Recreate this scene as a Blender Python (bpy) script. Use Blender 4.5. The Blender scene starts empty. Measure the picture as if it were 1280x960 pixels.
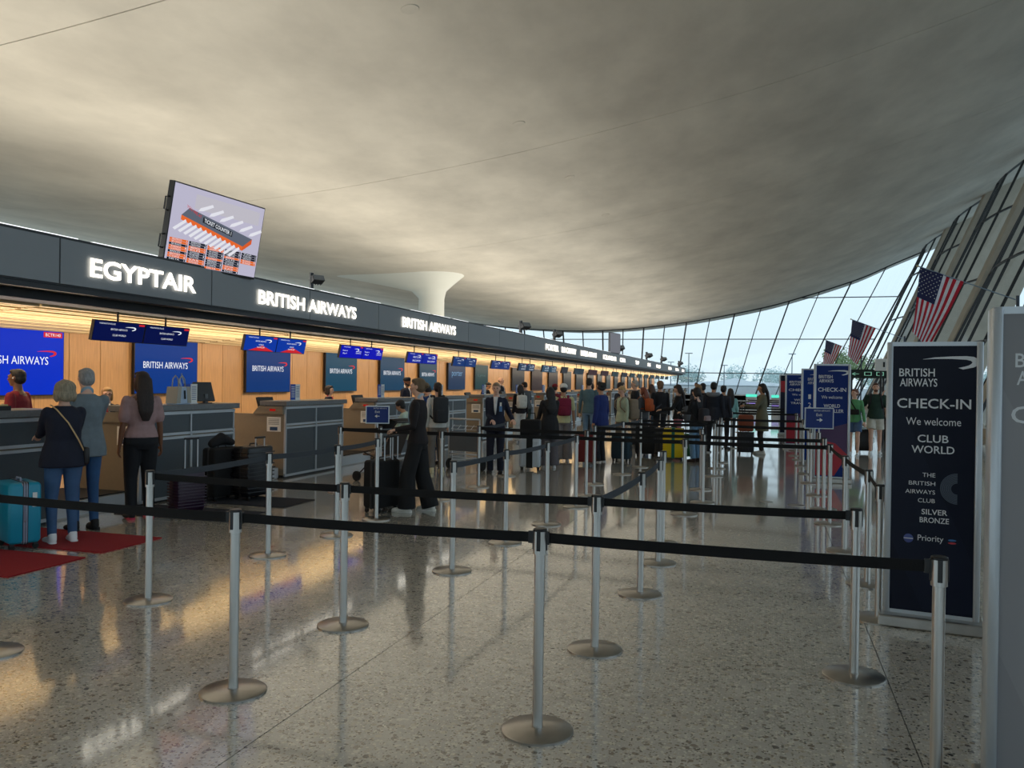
import bpy, bmesh, math, random
from mathutils import Vector, Matrix, noise
R = math.radians
random.seed(7)
SC = bpy.context.scene
COL = SC.collection

# ------------------------------------------------------------------ camera, sky, lights, exposure
cam = bpy.data.objects.new('camera', bpy.data.cameras.new('camera'))
COL.objects.link(cam); SC.camera = cam
YAW, ROLL, PITCH = R(17.0), R(0.86), -math.atan(3 / 1045)
_F0 = Vector((-math.sin(YAW), math.cos(YAW), 0)); _R0 = Vector((math.cos(YAW), math.sin(YAW), 0)); _Z = Vector((0, 0, 1))
_F = math.cos(PITCH) * _F0 + math.sin(PITCH) * _Z; _U0 = _R0.cross(_F)
_R = math.cos(ROLL) * _R0 + math.sin(ROLL) * _U0; _U = -math.sin(ROLL) * _R0 + math.cos(ROLL) * _U0
_m = Matrix((_R, _U, -_F)).transposed().to_4x4(); _m.translation = (0, 0, 1.72)
cam.matrix_world = _m
cam.data.sensor_width = 36; cam.data.lens = 36 * 1045 / 1280
cam.data.clip_start = .05; cam.data.clip_end = 2000

w = bpy.data.worlds.new('world'); SC.world = w; w.use_nodes = True
nt = w.node_tree; nt.nodes.clear()
tc = nt.nodes.new('ShaderNodeTexCoord'); sep = nt.nodes.new('ShaderNodeSeparateXYZ')
rp = nt.nodes.new('ShaderNodeValToRGB'); bg = nt.nodes.new('ShaderNodeBackground'); ou = nt.nodes.new('ShaderNodeOutputWorld')
ns = nt.nodes.new('ShaderNodeTexNoise'); ns.inputs['Scale'].default_value = 3; ns.inputs['Detail'].default_value = 5
mx = nt.nodes.new('ShaderNodeMix'); mx.data_type = 'RGBA'; mx.blend_type = 'SOFT_LIGHT'; mx.inputs['Factor'].default_value = .22
nt.links.new(tc.outputs['Generated'], sep.inputs[0]); nt.links.new(sep.outputs['Z'], rp.inputs[0]); nt.links.new(tc.outputs['Generated'], ns.inputs['Vector'])
rp.color_ramp.elements[0].position = 0.0; rp.color_ramp.elements[0].color = (.60, .72, .78, 1)
rp.color_ramp.elements[1].position = .6; rp.color_ramp.elements[1].color = (.64, .78, .92, 1)
e = rp.color_ramp.elements.new(.12); e.color = (.60, .76, .87, 1)
nt.links.new(rp.outputs[0], mx.inputs['A']); nt.links.new(ns.outputs['Fac'], mx.inputs['B'])
nt.links.new(mx.outputs['Result'], bg.inputs[0]); nt.links.new(bg.outputs[0], ou.inputs[0])
bg.inputs[1].default_value = .93

def area(name, loc, rot, sx, sy, power, color):
    l = bpy.data.lights.new(name, 'AREA'); l.shape = 'RECTANGLE'; l.size = sx; l.size_y = sy; l.energy = power; l.color = color
    o = bpy.data.objects.new(name, l); COL.objects.link(o); o.location = loc; o.rotation_euler = rot
    return o
WARM = (1, .87, .68)
# strip standing on top of the counter canopy and an unseen one added behind, washing the hanging ceiling (size along Y)
area('canopy_uplight', (-9.2, 44, 3.5), (R(180), R(8), 0), .9, 92, 1150, (1, .94, .83))
area('added_rear_uplight', (-14.1, 40, 3.5), (R(180), R(-22), 0), .9, 100, 1900, (1, .92, .79))
# added unseen strips for recessed soffit lights: one up at slats, one onto desks
area('soffit_fill', (-9.55, 46, 2.05), (R(180), R(-6), 0), .35, 88, 520, WARM)
area('desk_fill', (-9.6, 46, 2.42), (R(0), R(30), 0), .3, 88, 480, WARM)

SC.view_settings.view_transform = 'Standard'; SC.view_settings.look = 'None'
SC.view_settings.gamma = 1; SC.view_settings.use_curve_mapping = False
SC.view_settings.exposure = 0.55

# ------------------------------------------------------------------ materials
MATS = {}
def mat(name, col, rough=.6, metal=0, emit=0, bump=0, bscale=60, var=0, vscale=4, coat=0, aniso=0, stretch=(1, 1, 1), spec=.5, objrand=0):
    if name in MATS: return MATS[name]
    m = bpy.data.materials.new(name); m.use_nodes = True; n = m.node_tree; b = n.nodes['Principled BSDF']
    c = (*col, 1)
    b.inputs['Base Color'].default_value = c; b.inputs['Roughness'].default_value = rough; b.inputs['Metallic'].default_value = metal
    b.inputs['Coat Weight'].default_value = coat; b.inputs['Anisotropic'].default_value = aniso; b.inputs['Specular IOR Level'].default_value = spec
    if emit and name.startswith('screen'): b.inputs['Base Color'].default_value = (*[v * .12 for v in col], 1)
    if emit:
        b.inputs['Emission Color'].default_value = c; b.inputs['Emission Strength'].default_value = emit
    if var or bump:
        t = n.nodes.new('ShaderNodeTexCoord'); mp = n.nodes.new('ShaderNodeMapping'); mp.inputs['Scale'].default_value = stretch
        n.links.new(t.outputs['Object'], mp.inputs[0])
    if var:
        no = n.nodes.new('ShaderNodeTexNoise'); no.inputs['Scale'].default_value = vscale; no.inputs['Detail'].default_value = 6; no.inputs['Roughness'].default_value = .6
        n.links.new(mp.outputs[0], no.inputs['Vector'])
        r = n.nodes.new('ShaderNodeValToRGB'); r.color_ramp.elements[0].position = .3; r.color_ramp.elements[1].position = .7
        r.color_ramp.elements[0].color = (*[x * (1 - var) for x in col], 1); r.color_ramp.elements[1].color = (*[min(1, x * (1 + var)) for x in col], 1)
        n.links.new(no.outputs['Fac'], r.inputs[0]); src = r.outputs[0]
        if objrand:
            oi = n.nodes.new('ShaderNodeObjectInfo'); mm = n.nodes.new('ShaderNodeMapRange'); mm.inputs['To Min'].default_value = 1 - objrand; mm.inputs['To Max'].default_value = 1 + objrand
            hs = n.nodes.new('ShaderNodeHueSaturation'); n.links.new(oi.outputs['Random'], mm.inputs[0]); n.links.new(mm.outputs[0], hs.inputs['Value']); n.links.new(src, hs.inputs['Color']); src = hs.outputs[0]
        n.links.new(src, b.inputs['Base Color'])
    if bump:
        n2 = n.nodes.new('ShaderNodeTexNoise'); n2.inputs['Scale'].default_value = bscale; n2.inputs['Detail'].default_value = 4
        bp = n.nodes.new('ShaderNodeBump'); bp.inputs['Strength'].default_value = bump; bp.inputs['Distance'].default_value = .01
        n.links.new(mp.outputs[0], n2.inputs['Vector']); n.links.new(n2.outputs['Fac'], bp.inputs['Height']); n.links.new(bp.outputs[0], b.inputs['Normal'])
    MATS[name] = m; return m

def lin(r, g, b):
    f = lambda v: (v / 255 / 12.92) if v / 255 <= .04045 else ((v / 255 + .055) / 1.055) ** 2.4
    return (f(r), f(g), f(b))
def cloth(r, g, b, k=.12): return mat('cloth_%d_%d_%d' % (r, g, b), lin(r, g, b), .85, var=k, vscale=9, bump=.5, bscale=14)
def paint(r, g, b, rough=.5, **kw): return mat('paint_%d_%d_%d_%d' % (r, g, b, int(rough * 100)), lin(r, g, b), rough, **kw)
def glow(r, g, b, s):
    s = s * .72
    return mat('screen_%d_%d_%d_%d' % (r, g, b, int(s * 100)), lin(r, g, b), .4, emit=s, spec=.06)

def terrazzo():
    m = bpy.data.materials.new('terrazzo'); m.use_nodes = True; n = m.node_tree; b = n.nodes['Principled BSDF']
    t = n.nodes.new('ShaderNodeTexCoord'); g = n.nodes.new('ShaderNodeNewGeometry')
    base = n.nodes.new('ShaderNodeTexNoise'); base.inputs['Scale'].default_value = 3.2; base.inputs['Detail'].default_value = 8; base.inputs['Roughness'].default_value = .7
    n.links.new(g.outputs['Position'], base.inputs['Vector'])
    r0 = n.nodes.new('ShaderNodeValToRGB'); n.links.new(base.outputs['Fac'], r0.inputs[0])
    r0.color_ramp.elements[0].position = .3; r0.color_ramp.elements[0].color = (*lin(166, 163, 155), 1)
    r0.color_ramp.elements[1].position = .7; r0.color_ramp.elements[1].color = (*lin(194, 190, 180), 1)
    prev = r0.outputs[0]
    # distort lookup so the marble chips are angular and uneven
    ds = n.nodes.new('ShaderNodeTexNoise'); ds.inputs['Scale'].default_value = 40; n.links.new(g.outputs['Position'], ds.inputs['Vector'])
    ad = n.nodes.new('ShaderNodeVectorMath'); ad.operation = 'MULTIPLY_ADD'; ad.inputs[1].default_value = (.02, .02, .02)
    n.links.new(ds.outputs['Color'], ad.inputs[0]); n.links.new(g.outputs['Position'], ad.inputs[2])
    for sc, lo, hi, ramp in ((28, .30, .34, ((0, (205, 199, 184)), (.3, (176, 168, 152)), (.5, (124, 112, 96)), (.66, (192, 184, 166)), (.82, (92, 82, 70)), (.93, (60, 54, 48)))),
                             (66, .28, .36, ((0, (214, 208, 194)), (.4, (150, 140, 122)), (.6, (110, 100, 88)), (.85, (70, 62, 55))))):
        v = n.nodes.new('ShaderNodeTexVoronoi'); v.inputs['Scale'].default_value = sc; n.links.new(ad.outputs[0], v.inputs['Vector'])
        sp = n.nodes.new('ShaderNodeSeparateColor'); n.links.new(v.outputs['Color'], sp.inputs[0])
        cr = n.nodes.new('ShaderNodeValToRGB'); cr.color_ramp.interpolation = 'CONSTANT'; n.links.new(sp.outputs[0], cr.inputs[0])
        while len(cr.color_ramp.elements) < len(ramp): cr.color_ramp.elements.new(.5)
        for e_, (p, c) in zip(cr.color_ramp.elements, ramp): e_.position = p; e_.color = (*lin(*c), 1)
        # per-chip size: distance / random
        mu = n.nodes.new('ShaderNodeMath'); mu.operation = 'MULTIPLY_ADD'; n.links.new(sp.outputs[1], mu.inputs[0]); mu.inputs[1].default_value = .5; n.links.new(v.outputs['Distance'], mu.inputs[2])
        mr = n.nodes.new('ShaderNodeMapRange'); n.links.new(mu.outputs[0], mr.inputs[0]); mr.inputs['From Min'].default_value = lo + .22; mr.inputs['From Max'].default_value = hi + .22
        mr.inputs['To Min'].default_value = 1; mr.inputs['To Max'].default_value = 0
        mi = n.nodes.new('ShaderNodeMix'); mi.data_type = 'RGBA'; n.links.new(mr.outputs[0], mi.inputs['Factor']); n.links.new(prev, mi.inputs['A']); n.links.new(cr.outputs[0], mi.inputs['B'])
        prev = mi.outputs['Result']
    n.links.new(prev, b.inputs['Base Color'])
    b.inputs['Roughness'].default_value = .25; b.inputs['Specular IOR Level'].default_value = .6; b.inputs['Coat Weight'].default_value = 1; b.inputs['Coat Roughness'].default_value = .07; b.inputs['Coat IOR'].default_value = 1.55
    wv = n.nodes.new('ShaderNodeTexNoise'); wv.inputs['Scale'].default_value = 2.2; wv.inputs['Detail'].default_value = 2; n.links.new(g.outputs['Position'], wv.inputs['Vector'])
    bp = n.nodes.new('ShaderNodeBump'); bp.inputs['Strength'].default_value = .10; bp.inputs['Distance'].default_value = .008; n.links.new(wv.outputs['Fac'], bp.inputs['Height']); n.links.new(bp.outputs[0], b.inputs['Normal'])
    return m

def glass_mat(name, tint, gl):
    m = bpy.data.materials.new(name); m.use_nodes = True; n = m.node_tree; n.nodes.clear()
    a = n.nodes.new('ShaderNodeBsdfTransparent'); a.inputs[0].default_value = (*tint, 1)
    b = n.nodes.new('ShaderNodeBsdfGlossy'); b.inputs['Roughness'].default_value = .03; b.inputs['Color'].default_value = (.9, .95, 1, 1)
    x = n.nodes.new('ShaderNodeMixShader'); x.inputs[0].default_value = gl; o = n.nodes.new('ShaderNodeOutputMaterial')
    n.links.new(a.outputs[0], x.inputs[1]); n.links.new(b.outputs[0], x.inputs[2]); n.links.new(x.outputs[0], o.inputs[0])
    return m

def wood():
    m = mat('wall_veneer', lin(196, 148, 96), .45, var=.14, vscale=5, stretch=(6, 6, .5), objrand=.10)
    return m
M_FLOOR = terrazzo(); M_GLASS = glass_mat('window_glass', (.975, .99, .99), .035)
M_STEEL = mat('brushed_steel', lin(196, 194, 190), .3, 1, var=.06, vscale=60, stretch=(1, 1, .02))
M_BASE = mat('dull_steel', lin(178, 174, 168), .3, 1, var=.1, vscale=12)
M_ALU = mat('aluminium', lin(198, 204, 210), .35, .45)
M_BLACK = mat('black_plastic', lin(22, 22, 24), .4)
M_RUB = mat('black_rubber', lin(18, 18, 18), .8)
M_BELT = mat('belt_webbing', lin(16, 17, 20), .9, bump=.4, bscale=300)
M_BELTG = mat('belt_webbing_grey', lin(62, 66, 72), .9, bump=.4, bscale=300)
M_CEIL = mat('ceiling_plaster', lin(200, 195, 183), .9, var=.16, vscale=.42, bump=.5, bscale=3, stretch=(1, .6, 1))
M_CONC = mat('concrete', lin(178, 172, 158), .85, var=.1, vscale=1.2, bump=.3, bscale=12)
M_MULL = mat('dark_mullion', lin(42, 44, 46), .5)
M_FASC = mat('fascia_grey', lin(136, 140, 144), .5)
M_DARK = mat('dark_metal', lin(38, 40, 44), .5)
M_PANEL = mat('counter_panel', lin(76, 84, 90), .45, var=.04, vscale=30)
M_TAUPE = mat('counter_taupe', lin(136, 124, 106), .5, var=.04, vscale=20)
M_SLAB = mat('counter_top', lin(112, 114, 116), .4, var=.12, vscale=30)
M_WHITE = paint(232, 232, 228)
M_LET = mat('sign_letter_light', (1, .93, .80), .4, emit=1.5)
M_BLUE = paint(12, 46, 120)

# ------------------------------------------------------------------ builders
class MB:
    def __init__(s): s.v = []; s.f = []; s.mi = []; s.cur = 0
    def add(s, vs, fs):
        o = len(s.v); s.v += [tuple(v) for v in vs]; s.f += [tuple(i + o for i in f) for f in fs]; s.mi += [s.cur] * len(fs); return s
    def box(s, x0, x1, y0, y1, z0, z1, M=None):
        vs = [Vector((x, y, z)) for z in (z0, z1) for y in (y0, y1) for x in (x0, x1)]
        if M is not None: vs = [M @ v for v in vs]
        return s.add(vs, [(0, 2, 3, 1), (4, 5, 7, 6), (0, 1, 5, 4), (2, 6, 7, 3), (0, 4, 6, 2), (1, 3, 7, 5)])
    def bar(s, a, b, w, h=None, up=(0, 0, 1)):
        a = Vector(a); b = Vector(b); d = (b - a).normalized(); h = h or w; up = Vector(up)
        if abs(d.dot(up)) > .98: up = Vector((0, 1, 0))
        x = d.cross(up).normalized() * w / 2; y = x.cross(d).normalized() * h / 2
        vs = [p + i * x + j * y for p in (a, b) for i, j in ((-1, -1), (1, -1), (1, 1), (-1, 1))]
        return s.add(vs, [(3, 2, 1, 0), (4, 5, 6, 7), (0, 1, 5, 4), (1, 2, 6, 5), (2, 3, 7, 6), (3, 0, 4, 7)])
    def tube(s, pts, rad, seg=10, ell=None, cap=True, side=None):
        """lofted tube; rad scalar / list / list of (rx, ry); side = reference vector for rx"""
        pts = [Vector(p) for p in pts]; n = len(pts)
        if not isinstance(rad, (list, tuple)): rad = [rad] * n
        rad = [(r, r) if not isinstance(r, (tuple, list)) else r for r in rad]
        vs = []; ref = Vector(side) if side else None
        for i, p in enumerate(pts):
            d = (pts[min(i + 1, n - 1)] - pts[max(i - 1, 0)]).normalized()
            if ref is None: ref = Vector((1, 0, 0)) if abs(d.x) < .8 else Vector((0, 1, 0))
            x = (ref - d * ref.dot(d)).normalized(); y = d.cross(x).normalized()
            if not side: ref = x
            for k in range(seg):
                a = 2 * math.pi * k / seg
                vs.append(p + x * math.cos(a) * rad[i][0] + y * math.sin(a) * rad[i][1])
        fs = [(i * seg + k, i * seg + (k + 1) % seg, (i + 1) * seg + (k + 1) % seg, (i + 1) * seg + k) for i in range(n - 1) for k in range(seg)]
        if cap: fs += [tuple(range(seg))[::-1], tuple(range((n - 1) * seg, n * seg))]
        return s.add(vs, fs)
    def limb(s, pts, rad, seg=10, side=None):
        """tube with rounded ends"""
        pts = [Vector(p) for p in pts]; rad = list(rad) if isinstance(rad, (list, tuple)) else [rad] * len(pts)
        r2 = [(r, r) if not isinstance(r, (tuple, list)) else r for r in rad]
        d0 = (pts[0] - pts[1]).normalized(); d1 = (pts[-1] - pts[-2]).normalized()
        m0 = min(r2[0]); m1 = min(r2[-1])
        P = [pts[0] + d0 * m0 * .95, pts[0] + d0 * m0 * .7] + pts + [pts[-1] + d1 * m1 * .7, pts[-1] + d1 * m1 * .95]
        sc = lambda r, k: (r[0] * k, r[1] * k)
        Q = [sc(r2[0], .3), sc(r2[0], .71)] + r2 + [sc(r2[-1], .71), sc(r2[-1], .3)]
        return s.tube(P, Q, seg, side=side)
    def ball(s, c, r, seg=14, rings=9, M=None):
        c = Vector(c); r = (r, r, r) if not isinstance(r, (tuple, list)) else r
        vs = [Vector((0, 0, -1))]
        for i in range(1, rings):
            t = math.pi * i / rings
            for k in range(seg):
                a = 2 * math.pi * k / seg; vs.append(Vector((math.sin(t) * math.cos(a), math.sin(t) * math.sin(a), -math.cos(t))))
        vs.append(Vector((0, 0, 1)))
        vs = [Vector((v.x * r[0], v.y * r[1], v.z * r[2])) for v in vs]
        if M is not None: vs = [M @ v for v in vs]
        vs = [v + c for v in vs]; N = len(vs) - 1
        fs = [(0, 1 + (k + 1) % seg, 1 + k) for k in range(seg)]
        for i in range(rings - 2):
            fs += [(1 + i * seg + k, 1 + i * seg + (k + 1) % seg, 1 + (i + 1) * seg + (k + 1) % seg, 1 + (i + 1) * seg + k) for k in range(seg)]
        fs += [(N, 1 + (rings - 2) * seg + k, 1 + (rings - 2) * seg + (k + 1) % seg) for k in range(seg)]
        return s.add(vs, fs)
    def lathe(s, prof, c=(0, 0, 0), seg=24):
        vs = []; n = len(prof)
        for r, z in prof:
            for k in range(seg):
                a = 2 * math.pi * k / seg; vs.append((c[0] + r * math.cos(a), c[1] + r * math.sin(a), c[2] + z))
        fs = [(i * seg + k, i * seg + (k + 1) % seg, (i + 1) * seg + (k + 1) % seg, (i + 1) * seg + k) for i in range(n - 1) for k in range(seg)]
        fs += [tuple(range(seg))[::-1], tuple(range((n - 1) * seg, n * seg))]
        return s.add(vs, fs)
    def rbox(s, x0, x1, y0, y1, z0, z1, r, n=4, M=None):
        """box with all edges rounded (superellipsoid style shell)"""
        cx, cy, cz = (x0 + x1) / 2, (y0 + y1) / 2, (z0 + z1) / 2; hx, hy, hz = (x1 - x0) / 2 - r, (y1 - y0) / 2 - r, (z1 - z0) / 2 - r
        tmp = MB(); tmp.ball((0, 0, 0), 1, n * 4, n * 2)
        # offset angles so corners are shared: push each vertex by sign of its normal
        vs = []
        for v in tmp.v:
            v = Vector(v); sg = lambda q: 1 if q > 1e-4 else (-1 if q < -1e-4 else 0)
            vs.append(Vector((cx + v.x * r + sg(v.x) * hx, cy + v.y * r + sg(v.y) * hy, cz + v.z * r + sg(v.z) * hz)))
        if M is not None: vs = [M @ v for v in vs]
        return s.add(vs, tmp.f)
    def prism(s, poly, y0, y1, M=None):
        """polygon in local x,z extruded along y"""
        n = len(poly); vs = [Vector((p[0], y0, p[1])) for p in poly] + [Vector((p[0], y1, p[1])) for p in poly]
        if M is not None: vs = [M @ v for v in vs]
        return s.add(vs, [tuple(range(n)), tuple(range(2 * n - 1, n - 1, -1))] + [(i, i + n, (i + 1) % n + n, (i + 1) % n) for i in range(n)])
    def mesh(s, name, mats, smooth=False):
        me = bpy.data.meshes.new(name); me.from_pydata(s.v, [], s.f)
        for m in (mats if isinstance(mats, (list, tuple)) else [mats]): me.materials.append(m)
        if any(s.mi): me.polygons.foreach_set('material_index', s.mi)
        if smooth: me.polygons.foreach_set('use_smooth', [True] * len(s.f))
        me.update(); return me
    def build(s, name, mats, parent=None, smooth=False, bevel=0, angle=None):
        o = bpy.data.objects.new(name, s.mesh(name, mats, smooth)); COL.objects.link(o); o.parent = parent
        if smooth and angle: o.data.set_sharp_from_angle(angle=R(angle))
        if bevel:
            b = o.modifiers.new('b', 'BEVEL'); b.width = bevel; b.segments = 2; b.limit_method = 'ANGLE'
        return o

def link(name, me, parent=None, loc=(0, 0, 0), rz=0):
    o = bpy.data.objects.new(name, me); COL.objects.link(o); o.parent = parent; o.location = loc; o.rotation_euler.z = rz; return o
def tag(o, label=None, cat=None, group=None, kind=None):
    if label: o['label'] = label
    if cat: o['category'] = cat
    if group: o['group'] = group
    if kind: o['kind'] = kind
    return o
def thing(name, label, cat, loc=(0, 0, 0), rz=0, group=None):
    o = bpy.data.objects.new(name, None); COL.objects.link(o); o.location = loc; o.rotation_euler = (0, 0, rz); o.empty_display_size = .1
    return tag(o, label, cat, group)
def struct(o): o['kind'] = 'structure'; return o
KIDS = {}
def kids(o): return [c for c in bpy.data.objects if c.parent == o]
def copy_tree(o, tree=None, parent=None):
    tree = tree or snapshot(o); c = o.copy(); COL.objects.link(c); c.parent = parent
    for ch, sub in tree: copy_tree(ch, sub or [], c) if sub else _leaf(ch, c)
    return c
def _leaf(ch, p): c = ch.copy(); COL.objects.link(c); c.parent = p
def snapshot(o): return [(c, snapshot(c)) for c in kids(o)]
def dup(tree, root, loc, rz=None, label=None, group=None):
    c = copy_tree(root, tree); c.location = loc
    if rz is not None: c.rotation_euler.z = rz
    if label: c['label'] = label
    if group: c['group'] = group
    elif 'group' in c.keys() and group is False: del c['group']
    return c

TXT = {}
def text_mesh(s, bold=0):
    k = (s, bold)
    if k in TXT: return TXT[k]
    cu = bpy.data.curves.new('t', 'FONT'); cu.body = s; cu.size = 1; cu.offset = bold; cu.resolution_u = 3; cu.align_x = 'CENTER'
    o = bpy.data.objects.new('t', cu); COL.objects.link(o)
    dg = bpy.context.evaluated_depsgraph_get(); dg.update()
    me = bpy.data.meshes.new_from_object(o.evaluated_get(dg)); bpy.data.objects.remove(o)
    vs = [v.co.copy() for v in me.vertices]; fs = [tuple(p.vertices) for p in me.polygons]; bpy.data.meshes.remove(me)
    x0 = min(v.x for v in vs); x1 = max(v.x for v in vs); y0 = min(v.y for v in vs); y1 = max(v.y for v in vs)
    TXT[k] = ([((v.x - x0) / (x1 - x0) - .5, (v.y - y0) / (y1 - y0)) for v in vs], fs); return TXT[k]
def text(s, cx, z, wd, ht, m, parent, y=-.004, name='lettering', bold=0, mb=None, tilt=None):
    """lettering in the local x/z plane, facing -y; fits the box cx +- wd/2, z .. z+ht"""
    vs, fs = text_mesh(s, bold); q = mb or MB()
    q.add([(cx + a * wd, y, z + b * ht) for a, b in vs], fs)
    return q if mb else q.build(name, m, parent)

def ribbon(mb, cx, cz, wd, y, mi=None):
    """the airline's folded ribbon emblem, width wd"""
    u = wd
    top = [(-.5, .055), (-.3, .075), (0, .085), (.25, .075), (.38, .05), (.46, .01), (.44, -.05), (.5, .0), (.49, .07), (.42, .11), (.3, .13), (0, .12), (-.3, .10)]
    pts = [(cx + a * u, cz + b * u) for a, b in top]
    o = len(mb.v)
    up = [(-.5, .06), (-.3, .095), (0, .115), (.25, .12), (.38, .105), (.47, .06), (.5, .0)]
    lo = [(-.5, .055), (-.3, .065), (0, .065), (.25, .05), (.33, .03), (.36, .0), (.34, -.03)]
    vs = [(cx + a * u, y, cz + b * u) for a, b in up] + [(cx + a * u, y, cz + b * u) for a, b in lo]
    mb.add(vs, [(i, i + 7, i + 8, i + 1) for i in range(6)])
    up = [(.5, .0), (.46, -.06), (.38, -.1), (.2, -.14)]; lo = [(.34, -.03), (.3, -.06), (.22, -.085), (.12, -.11)]
    vs = [(cx + a * u, y, cz + b * u) for a, b in up] + [(cx + a * u, y, cz + b * u) for a, b in lo]
    mb.add(vs, [(i, i + 4, i + 5, i + 1) for i in range(3)])
    return mb

# ------------------------------------------------------------------ room shell
GX = [(-40, 9.6), (-32, 8.4), (-28, 7.98), (-24, 7.72), (-20.5, 7.60), (-17, 7.68), (-13, 7.98), (-8, 8.6), (-4, 9.3), (0, 10.14), (2.6, 10.85), (6, 11.9), (9.3, 13.05), (12, 14.3), (15, 15.6), (19, 17.5)]
def g(x):
    for i in range(len(GX) - 1):
        if x <= GX[i + 1][0] or i == len(GX) - 2:
            x1, y1 = GX[i]; x2, y2 = GX[i + 1]; h = x2 - x1; t = (x - x1) / h
            sl = lambda j: (GX[min(j + 1, len(GX) - 1)][1] - GX[max(j - 1, 0)][1]) / (GX[min(j + 1, len(GX) - 1)][0] - GX[max(j - 1, 0)][0])
            m1, m2 = sl(i) * h, sl(i + 1) * h
            return (2 * t ** 3 - 3 * t * t + 1) * y1 + (t ** 3 - 2 * t * t + t) * m1 + (3 * t * t - 2 * t ** 3) * y2 + (t ** 3 - t * t) * m2
YF = 92.7
# floor: dark bed with big terrazzo panels separated by thin strips
floor = struct(MB().box(-36, 10.5, -32, YF + .4, -.3, -.012).build('floor', M_DARK))
PX = [-11.3 - .02 + 3.05 * i for i in range(-8, 9)]
def tpanel(x0, x1, y0, y1): link('terrazzo_panel', MB().box(x0 + .003, x1 - .003, y0 + .003, y1 - .003, -.012, 0).mesh('terrazzo_panel', M_FLOOR), floor)
xs = [-36, -26.55] + [-11.3 + 3.0 * i for i in range(0, 8)]
for i in range(len(xs) - 1):
    yy = -32.0
    while yy < YF + .4:
        st = 3.05 if (xs[i] > -12 and 1 < yy < 45) else 15.25
        nx = min(yy + st, YF + .4)
        if yy < 2.2 < nx: nx = 2.2
        tpanel(xs[i], xs[i + 1] if xs[i + 1] < 9.6 else 10.5, yy, nx); yy = nx
# ceiling: one hanging shell, its bays as separate panels with an open joint
cb = MB(); cxs = [-38 + i * .75 for i in range(76)]
def ceil_strip(mb, y0, y1, dz, th):
    n = len(cxs); vs = [(x, y, g(x) + dz + k * th) for k in (0, 1) for y in (y0, y1) for x in cxs]
    fs = []
    for i in range(n - 1):
        fs += [(i, n + i, n + i + 1, i + 1), (2 * n + i, 2 * n + i + 1, 3 * n + i + 1, 3 * n + i), (i, i + 1, 2 * n + i + 1, 2 * n + i), (n + i, 3 * n + i, 3 * n + i + 1, n + i + 1)]
    fs += [(0, 2 * n, 3 * n, n), (n - 1, 2 * n - 1, 4 * n - 1, 3 * n - 1)]
    mb.add(vs, fs)
ceil_strip(cb, -33, YF + 4.6, .10, .5)
ceiling = struct(cb.build('ceiling', M_DARK, smooth=True, angle=50))
js = [-33] + [12.2 * k for k in range(-2, 8)] + [YF + 4.5]
for i in range(len(js) - 1):
    q = MB(); ceil_strip(q, js[i] + .016, js[i + 1] - .016, 0, .08); q.build('ceiling_bay', M_CEIL, ceiling, smooth=True, angle=50)
# small round fittings in the ceiling, in one line down the hall
q = MB().lathe([(.17, 0), (.17, .03), (.13, .04), (.13, .10), (0.01, .10)][::-1]); ring_me = MB().lathe([(.12, -.006), (.17, -.012), (.18, -.006), (.18, .02), (.12, .02)]).mesh('trim_ring', M_CEIL)
lens_me = MB().lathe([(.01, -.004), (.12, -.006), (.12, .01), (.01, .01)]).mesh('lens', paint(90, 84, 74))
YL = [14.7, 22.0, 28.2, 34.9, 41.2, 48.0, 54.5, 60.9]
for i, y in enumerate(YL):
    t = thing('ceiling_fitting', '%s round recessed fitting in the ceiling, counted from the camera' % ['first', 'second', 'third', 'fourth', 'fifth', 'sixth', 'seventh', 'eighth'][i], 'ceiling light', (-6.65, y, g(-6.65) - .005), 0, 'round fittings in the hanging ceiling')
    t.rotation_euler.y = -math.atan((g(-6.55) - g(-6.75)) / .2)
    link('trim_ring', ring_me, t); link('lens', lens_me, t)

# far end window: fan of mullions, three transoms, a pane in every field
win = struct(MB().box(-36, 10, YF - .1, YF + .1, 0, .25).build('window_1', M_CONC))
LEAN = [(-40, -.16), (-22, -.09), (-14, .03), (-8, .15), (0, .29), (6, .41), (12, .49), (15, .5), (20, .52)]
def lean(x):
    for (a, b), (c, d) in zip(LEAN, LEAN[1:]):
        if x <= c: return b + (d - b) * (x - a) / (c - a)
    return .52
tops = []; x = 14.9; 
while x > -36: tops.append(x); x -= 2.30 + max(0, .045 * (x + 10) if x > -10 else 0)
def fp(i, z): xt = tops[i]; return xt - lean(xt) * (g(xt) - z)
levels = [.25, 2.98, 6.62, 10.95]
for i, xt in enumerate(tops):
    big = i % 2 == 0
    MB().bar((fp(i, .2), YF, .2), (xt, YF, g(xt) + .1), .14 if big else .09, .22, up=(0, 1, 0)).build('mullion', M_MULL, win)
for z in levels[1:]:
    xl = [x_ for x_ in [-36 + .5 * k for k in range(102)] if g(x_) > z]
    if z < 7.6: MB().box(-36, fp(0, z), YF - .06, YF + .06, z - .045, z + .045).build('transom', M_MULL, win)
    else: MB().box(min(xx for xx in xl if xx > 0), fp(0, z), YF - .06, YF + .06, z - .045, z + .045).build('transom', M_MULL, win)
q = MB(); pts = [(x_, YF, g(x_) - .05) for x_ in [-36 + k * 1.0 for k in range(51)]] + [(14.95, YF, g(14.95) - .05)]
for a, b in zip(pts, pts[1:]): q.bar(a, b, .16, .14)
q.build('head_rail', M_MULL, win)
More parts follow.
